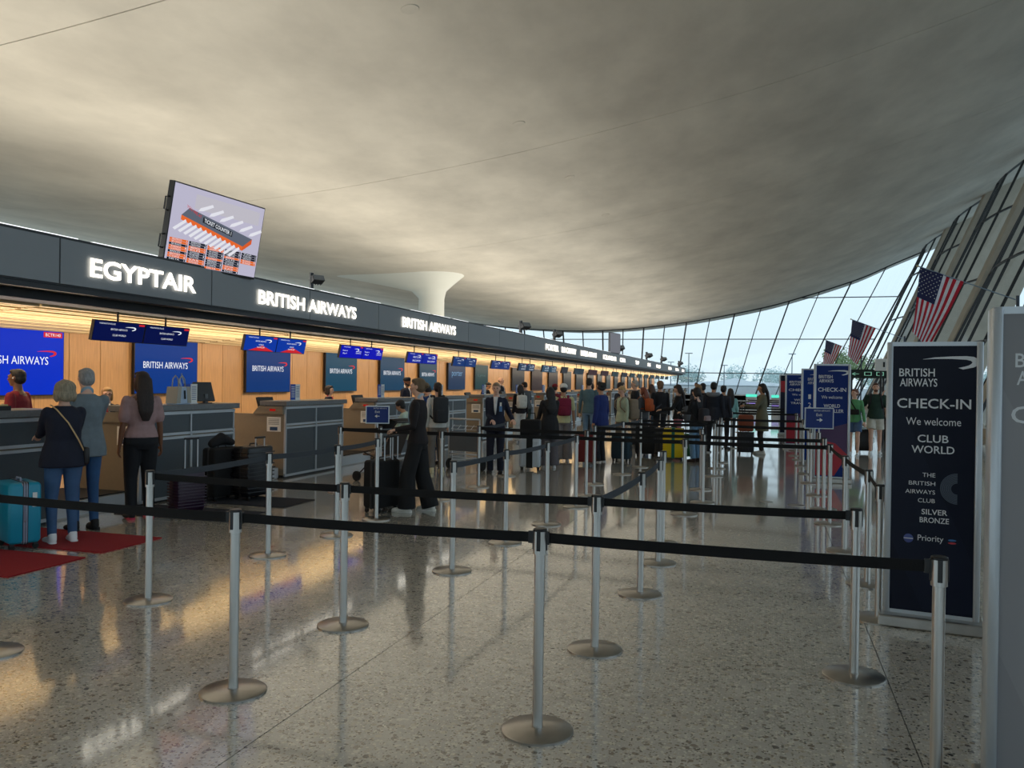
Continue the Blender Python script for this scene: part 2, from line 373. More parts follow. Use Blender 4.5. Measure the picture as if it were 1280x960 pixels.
for i in range(len(tops) - 1):
    lv = [z for z in levels if z < g(tops[i + 1]) - .4] + [None]
    for k in range(len(lv) - 1):
        z0 = lv[k]; a = fp(i + 1, z0), fp(i, z0)
        if lv[k + 1] is None: zt0, zt1 = g(tops[i + 1]), g(tops[i]); b = tops[i + 1], tops[i]
        else: zt0 = zt1 = lv[k + 1]; b = fp(i + 1, zt0), fp(i, zt1)
        MB().prism([(a[0] + .03, z0), (a[1] - .03, z0), (b[1] - .03, zt1), (b[0] + .03, zt0)], YF - .008, YF + .008).build('pane', M_GLASS, win)

# leaning side wall on the right: concrete columns and glazed bays bowed between them
XB, XT = 7.9, 15.0
cols_y = [YF - 13.5 * k for k in range(0, 10)]
side = struct(MB().box(7.4, 8.3, -31, YF, 0, .3).build('window_2', M_CONC))
def wp(s, z, y0, y1, bow=.75):
    t = z / g(XT); return Vector((XB + (XT - XB) * t - bow * 4 * s * (1 - s) * (.35 + .65 * t), y0 + (y1 - y0) * s, z))
for y in cols_y:
    q = MB(); zt = g(XT + .8) + .3
    b0 = [(7.9, -.95), (10.3, -.55), (10.3, .55), (7.9, .95)]; b1 = [(14.7, -.42), (16.9, -.55), (16.9, .55), (14.7, .42)]
    vs = [(a, y + b, -.1) for a, b in b0] + [(a, y + b, zt) for a, b in b1]
    q.add(vs, [(3, 2, 1, 0), (4, 5, 6, 7), (0, 1, 5, 4), (1, 2, 6, 5), (2, 3, 7, 6), (3, 0, 4, 7)])
    if y < YF - 1: q.build('column', M_CONC, side, bevel=.06)
for k in range(len(cols_y) - 1):
    y1, y0 = cols_y[k] - (.9 if k else .1), cols_y[k + 1] + .9
    N = 4; zz = [.3, 3.9, 8.0, 12.2]
    zt = lambda s: g(wp(s, g(XT), y0, y1).x) - .02
    for j in range(N + 1):
        s = j / N; MB().bar(wp(s, .2, y0, y1), wp(s, zt(s), y0, y1), .09, .13, up=(1, 0, 0)).build('mullion', M_MULL, side)
    for z in zz[1:]:
        q = MB(); 
        for j in range(N * 2): q.bar(wp(j / N / 2, z, y0, y1), wp((j + 1) / N / 2, z, y0, y1), .12, .09)
        q.build('transom', M_MULL, side)
    q = MB()
    for j in range(N * 2):
        a = wp(j / N / 2, zt(j / N / 2), y0, y1); b = wp((j + 1) / N / 2, zt((j + 1) / N / 2), y0, y1); q.bar(a, b, .22, .16)
    q.build('head_rail', M_MULL, side)
    for j in range(N):
        s0, s1 = j / N + .008, (j + 1) / N - .008
        for i in range(4):
            za = zz[i] + .03; zb0 = zz[i + 1] - .03 if i < 3 else zt(s0); zb1 = zz[i + 1] - .03 if i < 3 else zt(s1)
            vs = [wp(s0, za, y0, y1), wp(s1, za, y0, y1), wp(s1, zb1, y0, y1), wp(s0, zb0, y0, y1)]
            nn = (vs[1] - vs[0]).cross(vs[3] - vs[0]).normalized() * .008
            MB().add([v + nn for v in vs] + [v - nn for v in vs], [(0, 1, 2, 3), (7, 6, 5, 4), (0, 4, 5, 1), (1, 5, 6, 2), (2, 6, 7, 3), (3, 7, 4, 0)]).build('pane', M_GLASS, side)
# sides that the photograph does not show: glazed airfield side and the end behind the camera
w3 = struct(MB().box(-36.2, -36, -32, YF, 0, .4).build('window_3', M_CONC))
for k in range(10):
    MB().box(-36.12, -36.09, -32 + 12.47 * k + .1, -32 + 12.47 * (k + 1) - .1, .4, 8.8).build('pane', M_GLASS, w3)
    MB().box(-36.3, -36, -32 + 12.47 * k - .1, -32 + 12.47 * k + .1, .3, 9.1).build('mullion', M_MULL, w3)
wb = struct(MB().box(-36, 10, -32.2, -32, 0, .4).build('window_4', M_CONC))
for k in range(8):
    a, b = -36 + 5.8 * k, -36 + 5.8 * (k + 1)
    MB().prism([(a + .1, .4), (b - .1, .4), (b - .1, g(b)), (a + .1, g(a))], -32.1, -32.08).build('pane', M_GLASS, wb)
    MB().box(b - .1, b + .1, -32.2, -32, .3, g(b)).build('mullion', M_MULL, wb)

# white funnel column meeting the lowest part of the ceiling
q = MB(); seg = 32; rings = []
for k in range(13):
    t = k / 12
    if t < .35: z = t / .35 * 6.65; rx0 = rx1 = ry = .78 - .06 * (t / .35)
    else:
        u = (t - .35) / .65; z = 6.65 + 1.15 * u; rx0 = .72 + (5.6) * (u ** 1.1); rx1 = .72 + 1.2 * u ** 1.1; ry = .72 + 1.5 * u ** 1.1
    rings.append((z, rx0, rx1, ry))
vs = [(-18.3 + (rx1 if math.cos(a) > 0 else rx0) * math.cos(a), 44 + ry * math.sin(a), z) for z, rx0, rx1, ry in rings for a in [2 * math.pi * i / seg for i in range(seg)]]
q.add(vs, [(i * seg + k, i * seg + (k + 1) % seg, (i + 1) * seg + (k + 1) % seg, (i + 1) * seg + k) for i in range(12) for k in range(seg)])
tag(q.build('funnel_column', mat('funnel_white', lin(222, 224, 216), .7), smooth=True), 'white round column flaring into a lopsided funnel under the ceiling, behind the airline sign band', 'column')

# wood back wall of the ticket counters, five veneer boards to each desk bay
WX = -11.3
wall = struct(MB().box(WX - .5, WX - .03, 2.9, 88, 0, 3.2).build('wall_left', M_DARK))
wm = MB().box(-.03, 0, .006, .688, .0, 2.47).mesh('wood_panel', wood())
for k in range(122): link('wood_panel', wm, wall, (WX, 3.0 + .694 * k, 0))

# ------------------------------------------------------------------ canopy with the airline names
CX = -8.3; ZB, ZT = 2.84, 3.39
can = thing('counter_canopy', 'long grey sign band with lit airline names over the ticket counters', 'sign band', (0, 0, 0))
MB().box(-14.5, CX - .06, 2.6, 89.8, ZB + .12, ZT - .04).build('canopy_body', M_DARK, can)
fm = MB().box(-.05, 0, .012, 2.908, ZB, ZT).mesh('fascia_panel', M_FASC)
panels = []
for k in range(30):
    panels.append(link('fascia_panel', fm, can, (CX, 2.32 + 2.92 * k, 0)))
q = MB().box(CX - .30, CX - .04, 2.4, 89.8, ZB - .09, ZB - .01); q.box(CX - .24, CX - .02, 2.4, 89.8, ZB - .02, ZB)
q.build('lower_rail', M_DARK, can)
MB().box(CX - .75, CX - .30, 2.4, 89.8, ZB - .2, ZB - .06).build('recess_rail', mat('deep_grey', lin(30, 31, 34), .6), can)
MB().box(CX - .14, CX - .02, 2.4, 89.8, ZT, ZT + .035).build('top_rail', M_DARK, can)
# slatted soffit boards, slightly falling to the wall
sm = MB().box(-.062, .062, .01, 6.07, 0, .03).mesh('soffit_slat', mat('soffit_slat', lin(226, 200, 152), .6, var=.05, vscale=3, stretch=(4, .5, 1), objrand=.06))
for i in range(15):
    x = CX - .80 - i * .152; z = 2.60 - (CX - .8 - x) * .085
    for k in range(14): link('soffit_slat', sm, can, (x, 2.5 + 6.1 * k, z + (.008 if (i + k) % 2 else 0)))
MB().box(WX, CX - .7, 2.5, 88, 2.72, 2.76).build('soffit_backing', mat('soffit_gap', lin(70, 58, 40), .8), can)
# light strips standing on the canopy edge
lm = MB().box(-.03, .03, 0, 1.2, 0, .03).mesh('light_strip', mat('cool_strip', (1, 1, 1), .4, emit=.7))
for k in range(44):
    if k % 4 != 2: link('light_strip', lm, can, (CX - .14, 3.0 + 1.45 * k, ZT + .035))

def fascia_text(s, y0, y1, z0, z1, bold=.028, kern=0):
    pi = min(range(30), key=lambda k: abs(2.32 + 2.92 * k + 1.46 - (y0 + y1) / 2))
    vs, fs = text_mesh(s, bold); q = MB(); yc = (y0 + y1) / 2 - (2.32 + 2.92 * pi)
    N = len(vs)
    q.add([(.028, yc + a * (y1 - y0), z0 + b * (z1 - z0)) for a, b in vs] , fs)
    q.build('lettering', M_LET, panels[pi])
for s, a, b in (('EGYPTAIR', 8.61, 10.68), ('BRITISH AIRWAYS', 12.29, 15.82), ('BRITISH AIRWAYS', 18.14, 21.68), ('PORTER', 31.5, 33.6), ('SUN COUNTRY', 34.1, 36.9), ('BREEZE AIRWAYS', 37.9, 41.6),
                ('ICELANDAIR', 43.4, 47.4), ('COPA', 48.6, 50.6), ('TAP', 54.6, 56.2), ('SAS', 60.4, 62.0), ('KLM', 65.4, 67.9), ('DELTA', 73.6, 76.1), ('DELTA', 79.5, 82.4), ('DELTA', 85.6, 88.0)):
    fascia_text(s, a, b, 2.975, 3.22)

# ------------------------------------------------------------------ wall screens and hanging monitors
M_SCRW = glow(235, 240, 248, .9); M_RED = glow(214, 40, 48, .8)
def wall_screen(y0, y1, z0, z1, colr, em, logo, label, s=None, corner=False):
    t = thing('wall_screen', label, 'screen', (WX + .09, (y0 + y1) / 2, z0), R(90), None)
    hw = (y1 - y0) / 2; H = z1 - z0
    MB().box(-hw, hw, 0, .06, 0, H).build('housing', M_BLACK, t)
    MB().box(-hw + .1, hw - .1, .06, .09, H * .3, H * .7).build('wall_bracket', M_DARK, t)
    d = MB().box(-hw + .015, hw - .015, -.004, 0, .015, H - .015).build('display', glow(*colr, em), t)
    if logo == 'ba':
        q = MB(); text('BRITISH AIRWAYS', -.05 * hw, H * .47, hw * 1.4, H * .12, None, None, -.008, mb=q, bold=.0); q.build('lettering', M_SCRW, d)
        q = MB(); ribbon(q, hw * .62, H * .645, hw * .42, -.008); q.build('emblem', M_RED, d)
    elif logo == 'porter': text('porter', 0, H * .45, hw * 1.25, H * .25, glow(120, 170, 215, .6), d, -.008)
    elif logo: text(logo, 0, H * .5, hw * 1.2, H * .13, glow(90, 130, 130, .5), d, -.008)
    if corner:
        MB().box(hw - .42, hw - .05, -.009, -.005, H - .115, H - .03).build('corner_tag', M_RED, d)
        text('BCTR140', hw - .235, H - .098, .3, .05, M_SCRW, d, -.0115)
    return t
wall_screen(9.28, 11.13, 1.38, 2.44, (6, 50, 205), .75, 'ba', 'bright blue wall screen lettered BRITISH AIRWAYS at the left edge, behind the man in red', corner=True)
wall_screen(12.75, 14.54, 1.38, 2.43, (5, 62, 150), .62, 'ba', 'blue wall screen lettered BRITISH AIRWAYS behind the handbag on the counter')
wall_screen(16.22, 18.04, 1.38, 2.43, (6, 62, 135), .55, 'ba', 'blue wall screen lettered BRITISH AIRWAYS under the red and blue monitors')
wall_screen(19.75, 21.52, 1.38, 2.43, (14, 82, 115), .5, 'ba', 'teal blue wall screen lettered BRITISH AIRWAYS behind the curly haired agent')
wall_screen(23.02, 24.78, 1.38, 2.42, (16, 74, 112), .5, 'ba', 'dim blue wall screen lettered BRITISH AIRWAYS behind the agent in the turban')
wall_screen(26.0, 27.55, 1.38, 2.4, (18, 78, 108), .45, 'ba', 'narrow dim blue BRITISH AIRWAYS wall screen left of the porter screen')
wall_screen(28.66, 30.46, 1.38, 2.38, (16, 58, 100), .5, 'porter', 'navy wall screen lettered porter')
wall_screen(31.6, 33.2, 1.38, 2.38, (18, 74, 82), .4, 'Lynx', 'dark green wall screen right of the porter screen')
yy = 36.7
for i, (c, lab) in enumerate([((48, 52, 60), 'charcoal wall screen right of the bald agent'), ((58, 40, 46), 'dark maroon wall screen next to the charcoal one'), ((54, 42, 48), 'second dark maroon wall screen'), ((50, 58, 64), 'slate grey wall screen above the white cap'), ((52, 60, 68), 'slate grey wall screen left of the man in teal sweater'), ((50, 58, 66), 'slate grey wall screen behind the man in teal sweater')]):
    wall_screen(yy, yy + 2.0, 1.3, 2.36, c, .4, None, lab); yy += 3.35
for i in range(9):
    t = wall_screen(yy, yy + 1.7, 1.3, 2.34, (52, 66, 72), .4, None, 'small dim grey wall screen far down the wood wall'); t['group'] = 'far wall screens on the wood wall'; yy += 3.3

def monitor_pair(y0, y1, z, colr, em, label, lines, style='ba', single=False, group=None):
    t = thing('hanging_monitor_pair' if not single else 'hanging_monitor', label, 'monitor', (-8.86, (y0 + y1) / 2, z), R(90), group)
    W = (y1 - y0) / (1 if single else 2); H = .29
    for s in ((0,) if single else (-.5, .5)):
        M = Matrix.Translation((s * W, 0, H / 2)) @ Matrix.Rotation(R(12), 4, 'X')
        MB().box(-W / 2 + .005, W / 2 - .005, 0, .05, -H / 2, H / 2, M).build('monitor', M_BLACK, t)
        m_ = kids(t)[-1] if False else [o for o in COL.objects if o.parent == t and o.name.startswith('monitor')][-1]
        MB().box(-W / 2 + .015, W / 2 - .015, -.004, 0, -H / 2 + .01, H / 2 - .01, M).build('display', glow(*colr, em), m_)
        if lines:
            q = MB(); a = MB()
            a.add(*text_mesh_lines(lines, W, H))
            a.v = [tuple(M @ Vector(v)) for v in a.v]; a.build('lettering', M_SCRW, m_)
            r_ = MB().box(W * .36, W * .47, -.009, -.006, H * .36, H * .45, M).build('corner_tag', M_RED, m_)
            if style == 'red': MB().prism([(-W * .35, -H * .46), (W * .42, -H * .46), (W * .05, -H * .12)], -.007, -.005, M).build('red_wedge', M_RED, m_)
            q = MB(); ribbon(q, W * .2, H * .2, W * .22, -.008); q.v = [tuple(M @ Vector(v)) for v in q.v]; q.build('emblem', M_SCRW, m_)
        MB().tube([(s * W, .03, H - .03), (s * W, .03, 2.63 - z)], .014, 8).build('hanger', M_BLACK, t)
    return t
def text_mesh_lines(lines, W, H):
    V = []; Fc = []
    for s, cx, z, wd, ht in lines:
        vs, fs = text_mesh(s); o = len(V); V += [((cx + a * wd) * W, -.0085, (z + b * ht) * H) for a, b in vs]; Fc += [tuple(i + o for i in f) for f in fs]
    return V, Fc
BAL = [('WASHINGTON DULLES', -.26, .33, .3, .07), ('BRITISH AIRWAYS', -.02, .06, .32, .09), ('CLUB WORLD', 0, -.22, .26, .09)]
BAW = [('WASHINGTON DULLES', -.26, .33, .3, .07), ('BRITISH AIRWAYS', -.02, .1, .32, .09), ('WORLD', 0, -.12, .15, .09), ('TRAVELLER', 0, -.28, .24, .09)]
BAF = [('WASHINGTON DULLES', -.24, .33, .3, .07), ('Ready to', -.3, .02, .22, .12), ('fly?', -.3, -.2, .18, .12), ('BRITISH', .3, .02, .24, .09), ('AIRWAYS', .3, -.12, .24, .09)]
BOX = [('WASHINGTON DULLES', -.24, .33, .3, .07), ('FIRST CLASS', .1, .0, .5, .16), ('BAG DROP', .1, -.32, .5, .16)]
monitor_pair(5.9, 7.75, 2.2, (10, 20, 70), .6, 'dark hanging monitor cut by the left edge of the frame', BAL)
monitor_pair(9.28, 11.26, 2.2, (10, 22, 84), .6, 'navy pair of hanging monitors lettered CLUB WORLD, left of the others', BAL)
monitor_pair(12.75, 14.8, 2.2, (16, 62, 178), .7, 'blue and red pair of hanging monitors lettered WORLD TRAVELLER', BAW, 'red')
monitor_pair(16.22, 18.3, 2.18, (14, 20, 190), .75, 'bright violet blue pair of hanging monitors, third from the left', BAF)
monitor_pair(19.75, 21.76, 2.16, (20, 40, 170), .65, 'pair of hanging monitors with pale boxes of text, fourth from the left', BOX)
monitor_pair(23.03, 25.06, 2.15, (24, 62, 130), .6, 'steel blue pair of hanging monitors above the porter screen', BAL)
monitor_pair(26.6, 28.7, 2.14, (26, 58, 132), .6, 'steel blue pair of hanging monitors left of the bald agent', BAL)
monitor_pair(29.8, 32.0, 2.13, (40, 70, 104), .5, 'grey blue pair of hanging monitors right of the bald agent', BOX)
monitor_pair(33.2, 35.6, 2.13, (48, 88, 116), .5, 'pale teal pair of hanging monitors above the maroon screens', BOX)
monitor_pair(36.6, 37.8, 2.13, (60, 62, 70), .4, 'single grey hanging monitor past the pale teal pair', None, single=True)
yy = 39.2
for i in range(12):
    monitor_pair(yy, yy + 2.1, 2.12, [(56, 74, 88), (84, 52, 60), (84, 54, 60), (60, 84, 92), (62, 64, 76)][i % 5 if i < 5 else 3], .4, 'small dim pair of hanging monitors far down the canopy', None, group='far hanging monitors under the canopy'); yy += 3.4

# big ticket-counter board standing on the canopy
def big_board():
    t = thing('directory_board', 'large tilted screen showing the ticket counter map, standing on the sign band', 'screen', (-8.32, 11.1, 3.36), R(90 - 4.4))
    t.rotation_euler = (R(10), 0, R(90 - 4.4))
    W, H = 2.04, 1.2
    MB().box(-W / 2, W / 2, 0, .10, 0, H).build('housing', M_BLACK, t, bevel=.008)
    d = MB().box(-W / 2 + .02, W / 2 - .02, -.004, 0, .035, H - .02).build('display', glow(196, 192, 214, .8), t)
    S = lambda x, z: ((x - .5) * (W - .04), z * (H - .055) + .035)
    def poly(pts, m, y=-.006, nm='map_shape'): MB().prism([S(*p) for p in pts][::-1], y, y + .0015).build(nm, m, d)
    poly([(.22, .74), (.95, .74), (.95, .93), (.22, .93)], glow(200, 196, 206, .8), -.0052)
    poly([(.10, .62), (.17, .73), (.90, .53), (.80, .40)], glow(112, 120, 136, .6))
    poly([(.10, .62), (.80, .40), (.80, .34), (.10, .56)], glow(240, 110, 50, .8))
    poly([(.80, .34), (.80, .40), (.90, .53), (.90, .46)], glow(226, 96, 44, .8))
    tg = glow(232, 232, 240, .85)
    for i in range(6):
        x = .26 + .118 * i; z = .72 - .032 * i
        MB().prism([S(*p) for p in [(x, z), (x + .02, z + .045), (x + .14, z + .13), (x + .155, z + .10), (x + .05, z + .015)]][::-1], -.0085, -.007).build('map_tag', tg, d)
    for i in range(12):
        x = .145 + .0555 * i; z = .575 - .0175 * i
        MB().prism([S(*p) for p in [(x, z), (x + .015, z - .03), (x - .09, z - .16), (x - .115, z - .14)]][::-1], -.0085, -.007).build('map_tag', tg, d)
    poly([(.32, .59), (.32, .66), (.66, .565), (.66, .495)], glow(48, 52, 60, .5), -.009)
    vs, fs = text_mesh('TICKET COUNTER 1', .01); MB().add([(S(.49 + a * .31, 0)[0], -.0105, S(0, .555 - (a * .31) * .28 + b * .05)[1]) for a, b in vs], fs).build('lettering', M_SCRW, d)
    vs, fs = text_mesh('YOU ARE AT', .0); MB().add([(S(.22 + a * .16, 0)[0], -.0105, S(0, .68 - (a * .16) * .6 + b * .04)[1]) for a, b in vs], fs).build('lettering', M_RED, d)
    om = glow(238, 112, 40, .8); dm = glow(34, 38, 50, .5)
    A = ['AEROMEXICO', 'AIR CANADA', 'AIR FRANCE', 'AVIANCA', 'AUSTRIAN', 'BREEZE', 'BRITISH', 'COPA', 'DELTA', 'EGYPTAIR', 'EMIRATES', 'FRONTIER', 'IBERIA', 'KLM', 'LUFTHANSA', 'PORTER', 'QATAR', 'SAS', 'SWISS', 'TAP', 'TURKISH']
    k = 0; qo, qd, tx = MB(), MB(), MB()
    pat = ['oodoodoodo', 'ddoodddood', 'oodddodddo', 'dddodddood', 'dddoo']
    for c, pt in enumerate(pat):
        for r, ch in enumerate(pt):
            x0 = .02 + c * .196; z0 = .315 - r * .0315
            (qo if ch == 'o' else qd).prism([S(*p) for p in [(x0, z0 - .028), (x0 + .182, z0 - .028), (x0 + .182, z0), (x0, z0)]], -.0065, -.005)
            a, b = S(x0 + .07, z0 - .023); text(A[k % 21], a, b, .2, .021, None, None, -.0075, mb=tx); k += 1
            a, b = S(x0 + .168, z0 - .022); text('%d' % (1 + k % 4), a, b, .018, .02, None, None, -.0075, mb=tx)
    qo.build('list_rows', om, d); qd.build('list_rows', dm, d); tx.build('lettering', M_SCRW, d)
    for z in (.32, .86): MB().tube([(-W / 2 - .0, .05, z - .1), (-W / 2 - .07, .05, z - .09), (-W / 2 - .07, .05, z + .09), (-W / 2, .05, z + .1)], .012, 8).build('handle', M_BLACK, t)
    for x in (-.6, .6): MB().box(x - .04, x + .04, .05, .16, -.06, .5).build('mount', M_DARK, t)
big_board()
# second board seen edge-on further down, floodlights on the canopy edge
t = thing('directory_board', 'far grey directory board seen nearly edge on above the sign band', 'screen', (-8.32, 47.2, 3.42), R(83))
MB().box(-1.0, 1.0, 0, .10, .0, 1.15).build('housing', paint(70, 72, 78), t); MB().box(-.97, .97, -.005, 0, .03, 1.12).build('display', glow(150, 150, 160, .4), t)
for x in (-.5, .5): MB().box(x - .03, x + .03, .10, .16, -.06, 1.0).build('mount', M_DARK, t)
def flood(x, y, z, sc, label):
    t = thing('floodlight', label, 'lamp', (x, y, z), R(60)); t.scale = (sc, sc, sc)
    MB().box(-.05, .05, -.04, .04, -.12, .42).build('post', M_DARK, t)
    M = Matrix.Translation((.16, -.06, .22)) @ Matrix.Rotation(R(-28), 4, 'X')
    MB().box(-.2, .2, -.12, .12, -.1, .1, M).build('lamp_head', M_DARK, t, bevel=.02)
    q = MB()
    for i in range(5): q.box(-.18 + i * .085, -.16 + i * .085, .12, .17, -.09, .09, M)
    q.build('cooling_fins', M_DARK, t); MB().box(-.18, .18, -.13, -.12, -.085, .085, M).build('lens', paint(120, 124, 128, .2), t)
flood(-8.45, 14.3, 3.5, .62, 'dark finned floodlight standing on the sign band above BRITISH AIRWAYS')
for i, (y, lab) in enumerate([(28.6, 'small dark floodlight on the sign band between the funnel column and PORTER'), (33.5, 'white bracketed camera-like floodlight above PORTER'), (48.5, 'dark floodlight on the sign band right of the far board'), (61, 'fourth small floodlight along the far sign band'), (70, 'fifth small floodlight along the far sign band'), (84, 'last floodlight at the far end of the sign band')]):
    flood(-8.45, y, 3.5, .95 if i < 2 else 1.25, lab)

# ------------------------------------------------------------------ counters
FX = -7.88
def counter():
    t = thing('check_in_counter', '', 'counter', (FX, 0, 0), 0, None)      # local: x 0 = front, y 0..2.05 along
    L = 2.05
    MB().box(-.42, -.03, .02, L - .02, .05, 1.24).build('body', M_TAUPE, t)
    MB().box(-1.15, -.03, 0, .035, .16, 1.10).build('side_panel', M_TAUPE, t)
    MB().box(-1.15, -.42, L - .04, L, .16, 1.0).build('side_panel', M_TAUPE, t)
    MB().box(-1.15, -.36, .03, L - .03, .98, 1.02).build('desk_top', M_SLAB, t)
    for y0, y1 in ((.06, 1.0), (1.06, L - .06)):
        for z0, z1 in ((.94, 1.19), (.07, .85)): MB().box(-.03, -.012, y0, y1, z0, z1).build('front_panel', M_PANEL, t)
    q = MB()
    for z0, z1 in ((1.19, 1.235), (.905, .94), (.85, .885), (.03, .07)): q.box(-.03, 0, 0, L, z0, z1)
    for y in (0, 1.01, L - .045): q.box(-.03, 0, y, y + .045, .03, .9); q.box(-.03, 0, y, y + .03, .9, 1.22)
    q.build('silver_frame', M_ALU, t)
    MB().box(-.48, .05, -.05, L + .05, 1.245, 1.325).build('countertop', M_SLAB, t, bevel=.006)
    MB().box(-.40, -.05, .02, L - .02, 0, .04).build('kick_plate', M_DARK, t)
    # sloping scale console at the near end
    MB().prism([(-.62, 1.10), (-.03, 1.10), (-.03, 1.235), (-.5, 1.235)], -.045, -.0).build('console', M_TAUPE, t)
    MB().box(-.28, -.17, -.052, -.046, 1.155, 1.19).build('scale_display', glow(200, 28, 20, .5), t)
    n_ = MB().box(-.36, -.09, -.008, -.001, .80, 1.05).build('notice', M_WHITE, t)
    q = MB()
    for i in range(5): q.box(-.33, -.12, -.0105, -.009, 1.01 - i * .022, 1.018 - i * .022)
    q.build('printed_lines', paint(110, 110, 110), n_); MB().box(-.30, -.15, -.0105, -.009, .82, .88).build('printed_picture', paint(30, 70, 110), n_)
    return t
c0 = counter(); ctree = snapshot(c0)
mon_keys = {}
def pc_monitor():
    t = thing('computer_monitor', '', 'monitor', (0, 0, 0), 0)
    M = Matrix.Translation((0, 0, .17)) @ Matrix.Rotation(R(-16), 4, 'Y')
    MB().box(-.02, .02, -.2, .2, -.15, .15, M).build('housing', M_BLACK, t, bevel=.006)
    MB().box(-.024, -.02, -.185, .185, -.135, .135, M).build('display', glow(120, 140, 160, .4), t)
    MB().box(.0, .05, -.035, .035, 0, .14).build('neck', paint(90, 94, 98), t); MB().box(-.06, .08, -.1, .1, 0, .012).build('foot', M_DARK, t)
    return t
pm = pc_monitor(); mtree = snapshot(pm)
def leaflet():
    t = thing('leaflet_stand', '', 'sign', (0, 0, 0), 0)
    MB().box(-.02, .02, -.13, .13, 0, .012).build('foot', paint(220, 224, 228), t)
    MB().box(-.006, .006, -.125, -.003, .012, .29).build('leaflet', paint(40, 78, 170), t); MB().box(-.006, .006, .003, .125, .012, .29).build('leaflet', M_WHITE, t)
    q = MB()
    for i in range(7): q.box(.0062, .008, -.11, -.02, .24 - i * .03, .25 - i * .03)
    q.build('printed_lines', M_WHITE, t)
    q = MB()
    for i in range(7): q.box(.0062, .008, .02, .105, .24 - i * .03, .25 - i * .03)
    q.build('printed_lines', paint(90, 100, 150), t)
    return t
lf = leaflet(); ltree = snapshot(lf)
def scale_():
    t = thing('baggage_scale', '', 'baggage scale', (0, 0, 0), 0)
    MB().box(-1.1, -.1, .03, 1.32, 0, .2).build('steel_housing', M_BASE, t); MB().box(-1.08, -.12, .06, 1.29, .2, .215).build('belt_surface', M_RUB, t); MB().box(-.1, -.085, .03, 1.32, .02, .19).build('front_plate', M_ALU, t)
    return t
bs = scale_(); btree = snapshot(bs)
ordn = ['first', 'second', 'third', 'fourth', 'fifth', 'sixth', 'seventh', 'eighth', 'ninth', 'tenth']
clab = ['grey panelled check-in counter at the left frame edge, in front of the man in red', 'grey panelled check-in counter with the handbag on top, beside the woman in pink', 'grey panelled check-in counter fully in view, with a white notice on its taupe side', 'grey panelled check-in counter behind the pushchair and the small Exit sign']
for k in range(24):
    y = 5.61 + 3.47 * k
    if k == 0: c = c0; c.location = (FX, y, 0)
    else: c = dup(ctree, c0, (FX, y, 0))
    far = k > 8
    c['label'] = clab[k] if k < 4 else ('%s check-in counter along the wood wall counted from the camera, partly hidden by people' % ordn[k] if not far else 'distant check-in counter mostly hidden behind the queue')
    c['group'] = 'check-in counters along the wood wall' if not far else 'distant check-in counters'
    b = bs if k == 0 else dup(btree, bs, (0, 0, 0)); b.location = (FX, y + 2.08, 0)
    b['label'] = ['low steel baggage scale under the blonde agent, between the first two counters', 'low steel baggage scale beside the black suitcases, left of the taupe side panel', 'low steel baggage scale behind the pushchair'][k] if k < 3 else 'low steel baggage scale in a gap between far counters'
    if k >= 3: b['group'] = 'baggage scales between the far counters'
    if k < 14:
        m_ = pm if k == 0 else dup(mtree, pm, (0, 0, 0)); m_.location = (FX - .62, y + (1.62 if k < 2 else .0) + (.0 if k < 2 else .16), 1.325 if k < 2 else 1.02); m_.location.x = FX - (.25 if k < 2 else .62)
        if k >= 2: m_.location = (FX - .55, y + .26, 1.02); m_.scale = (1.15, 1.15, 1.15)
        m_['label'] = ['black computer monitor standing on the leftmost counter', 'black computer monitor on the counter right of the handbag', 'black computer monitor above the taupe console of the counter in full view', 'black computer monitor above the small Exit sign'][k] if k < 4 else 'black computer monitor on a counter further down the row'
        if k >= 4: m_['group'] = 'computer monitors on the far counters'
        if k == 0: m_.location.y = 5.75
    if 1 <= k < 10:
        l = lf if k == 1 else dup(ltree, lf, (0, 0, 0)); l.location = (FX - .2, y + (1.25 if k == 1 else .62), 1.325); l.rotation_euler.z = R(-8)
        l['label'] = ['navy and white leaflet stand right of the handbag', 'blue and white leaflet stand on the counter in full view', 'blue and white leaflet stand left of the agent in the turban'][k - 1] if k < 4 else 'blue and white leaflet stand on a counter further down'
        if k >= 4: l['group'] = 'leaflet stands on the far counters'

# mats on the floor
def fmat(x0, x1, y0, y1, m, label):
    o = MB().box(x0, x1, y0, y1, .0, .012).build('floor_mat', m); tag(o, label, 'mat')
RM = mat('red_carpet', lin(146, 18, 28), .95, var=.15, vscale=60, bump=.5, bscale=300); NM = mat('navy_carpet', lin(24, 28, 40), .95, var=.15, vscale=60, bump=.5, bscale=300)
fmat(-7.75, -6.10, 5.5, 6.34, RM, 'red floor mat nearest the camera at the left edge'); fmat(-7.75, -6.12, 6.56, 7.40, RM, 'red floor mat under the couple in jeans')
fmat(-7.75, -6.1, 8.5, 9.28, NM, 'dark navy floor mat in front of the purple suitcase'); fmat(-7.75, -6.1, 9.70, 10.5, NM, 'dark navy floor mat right of the two black suitcases')

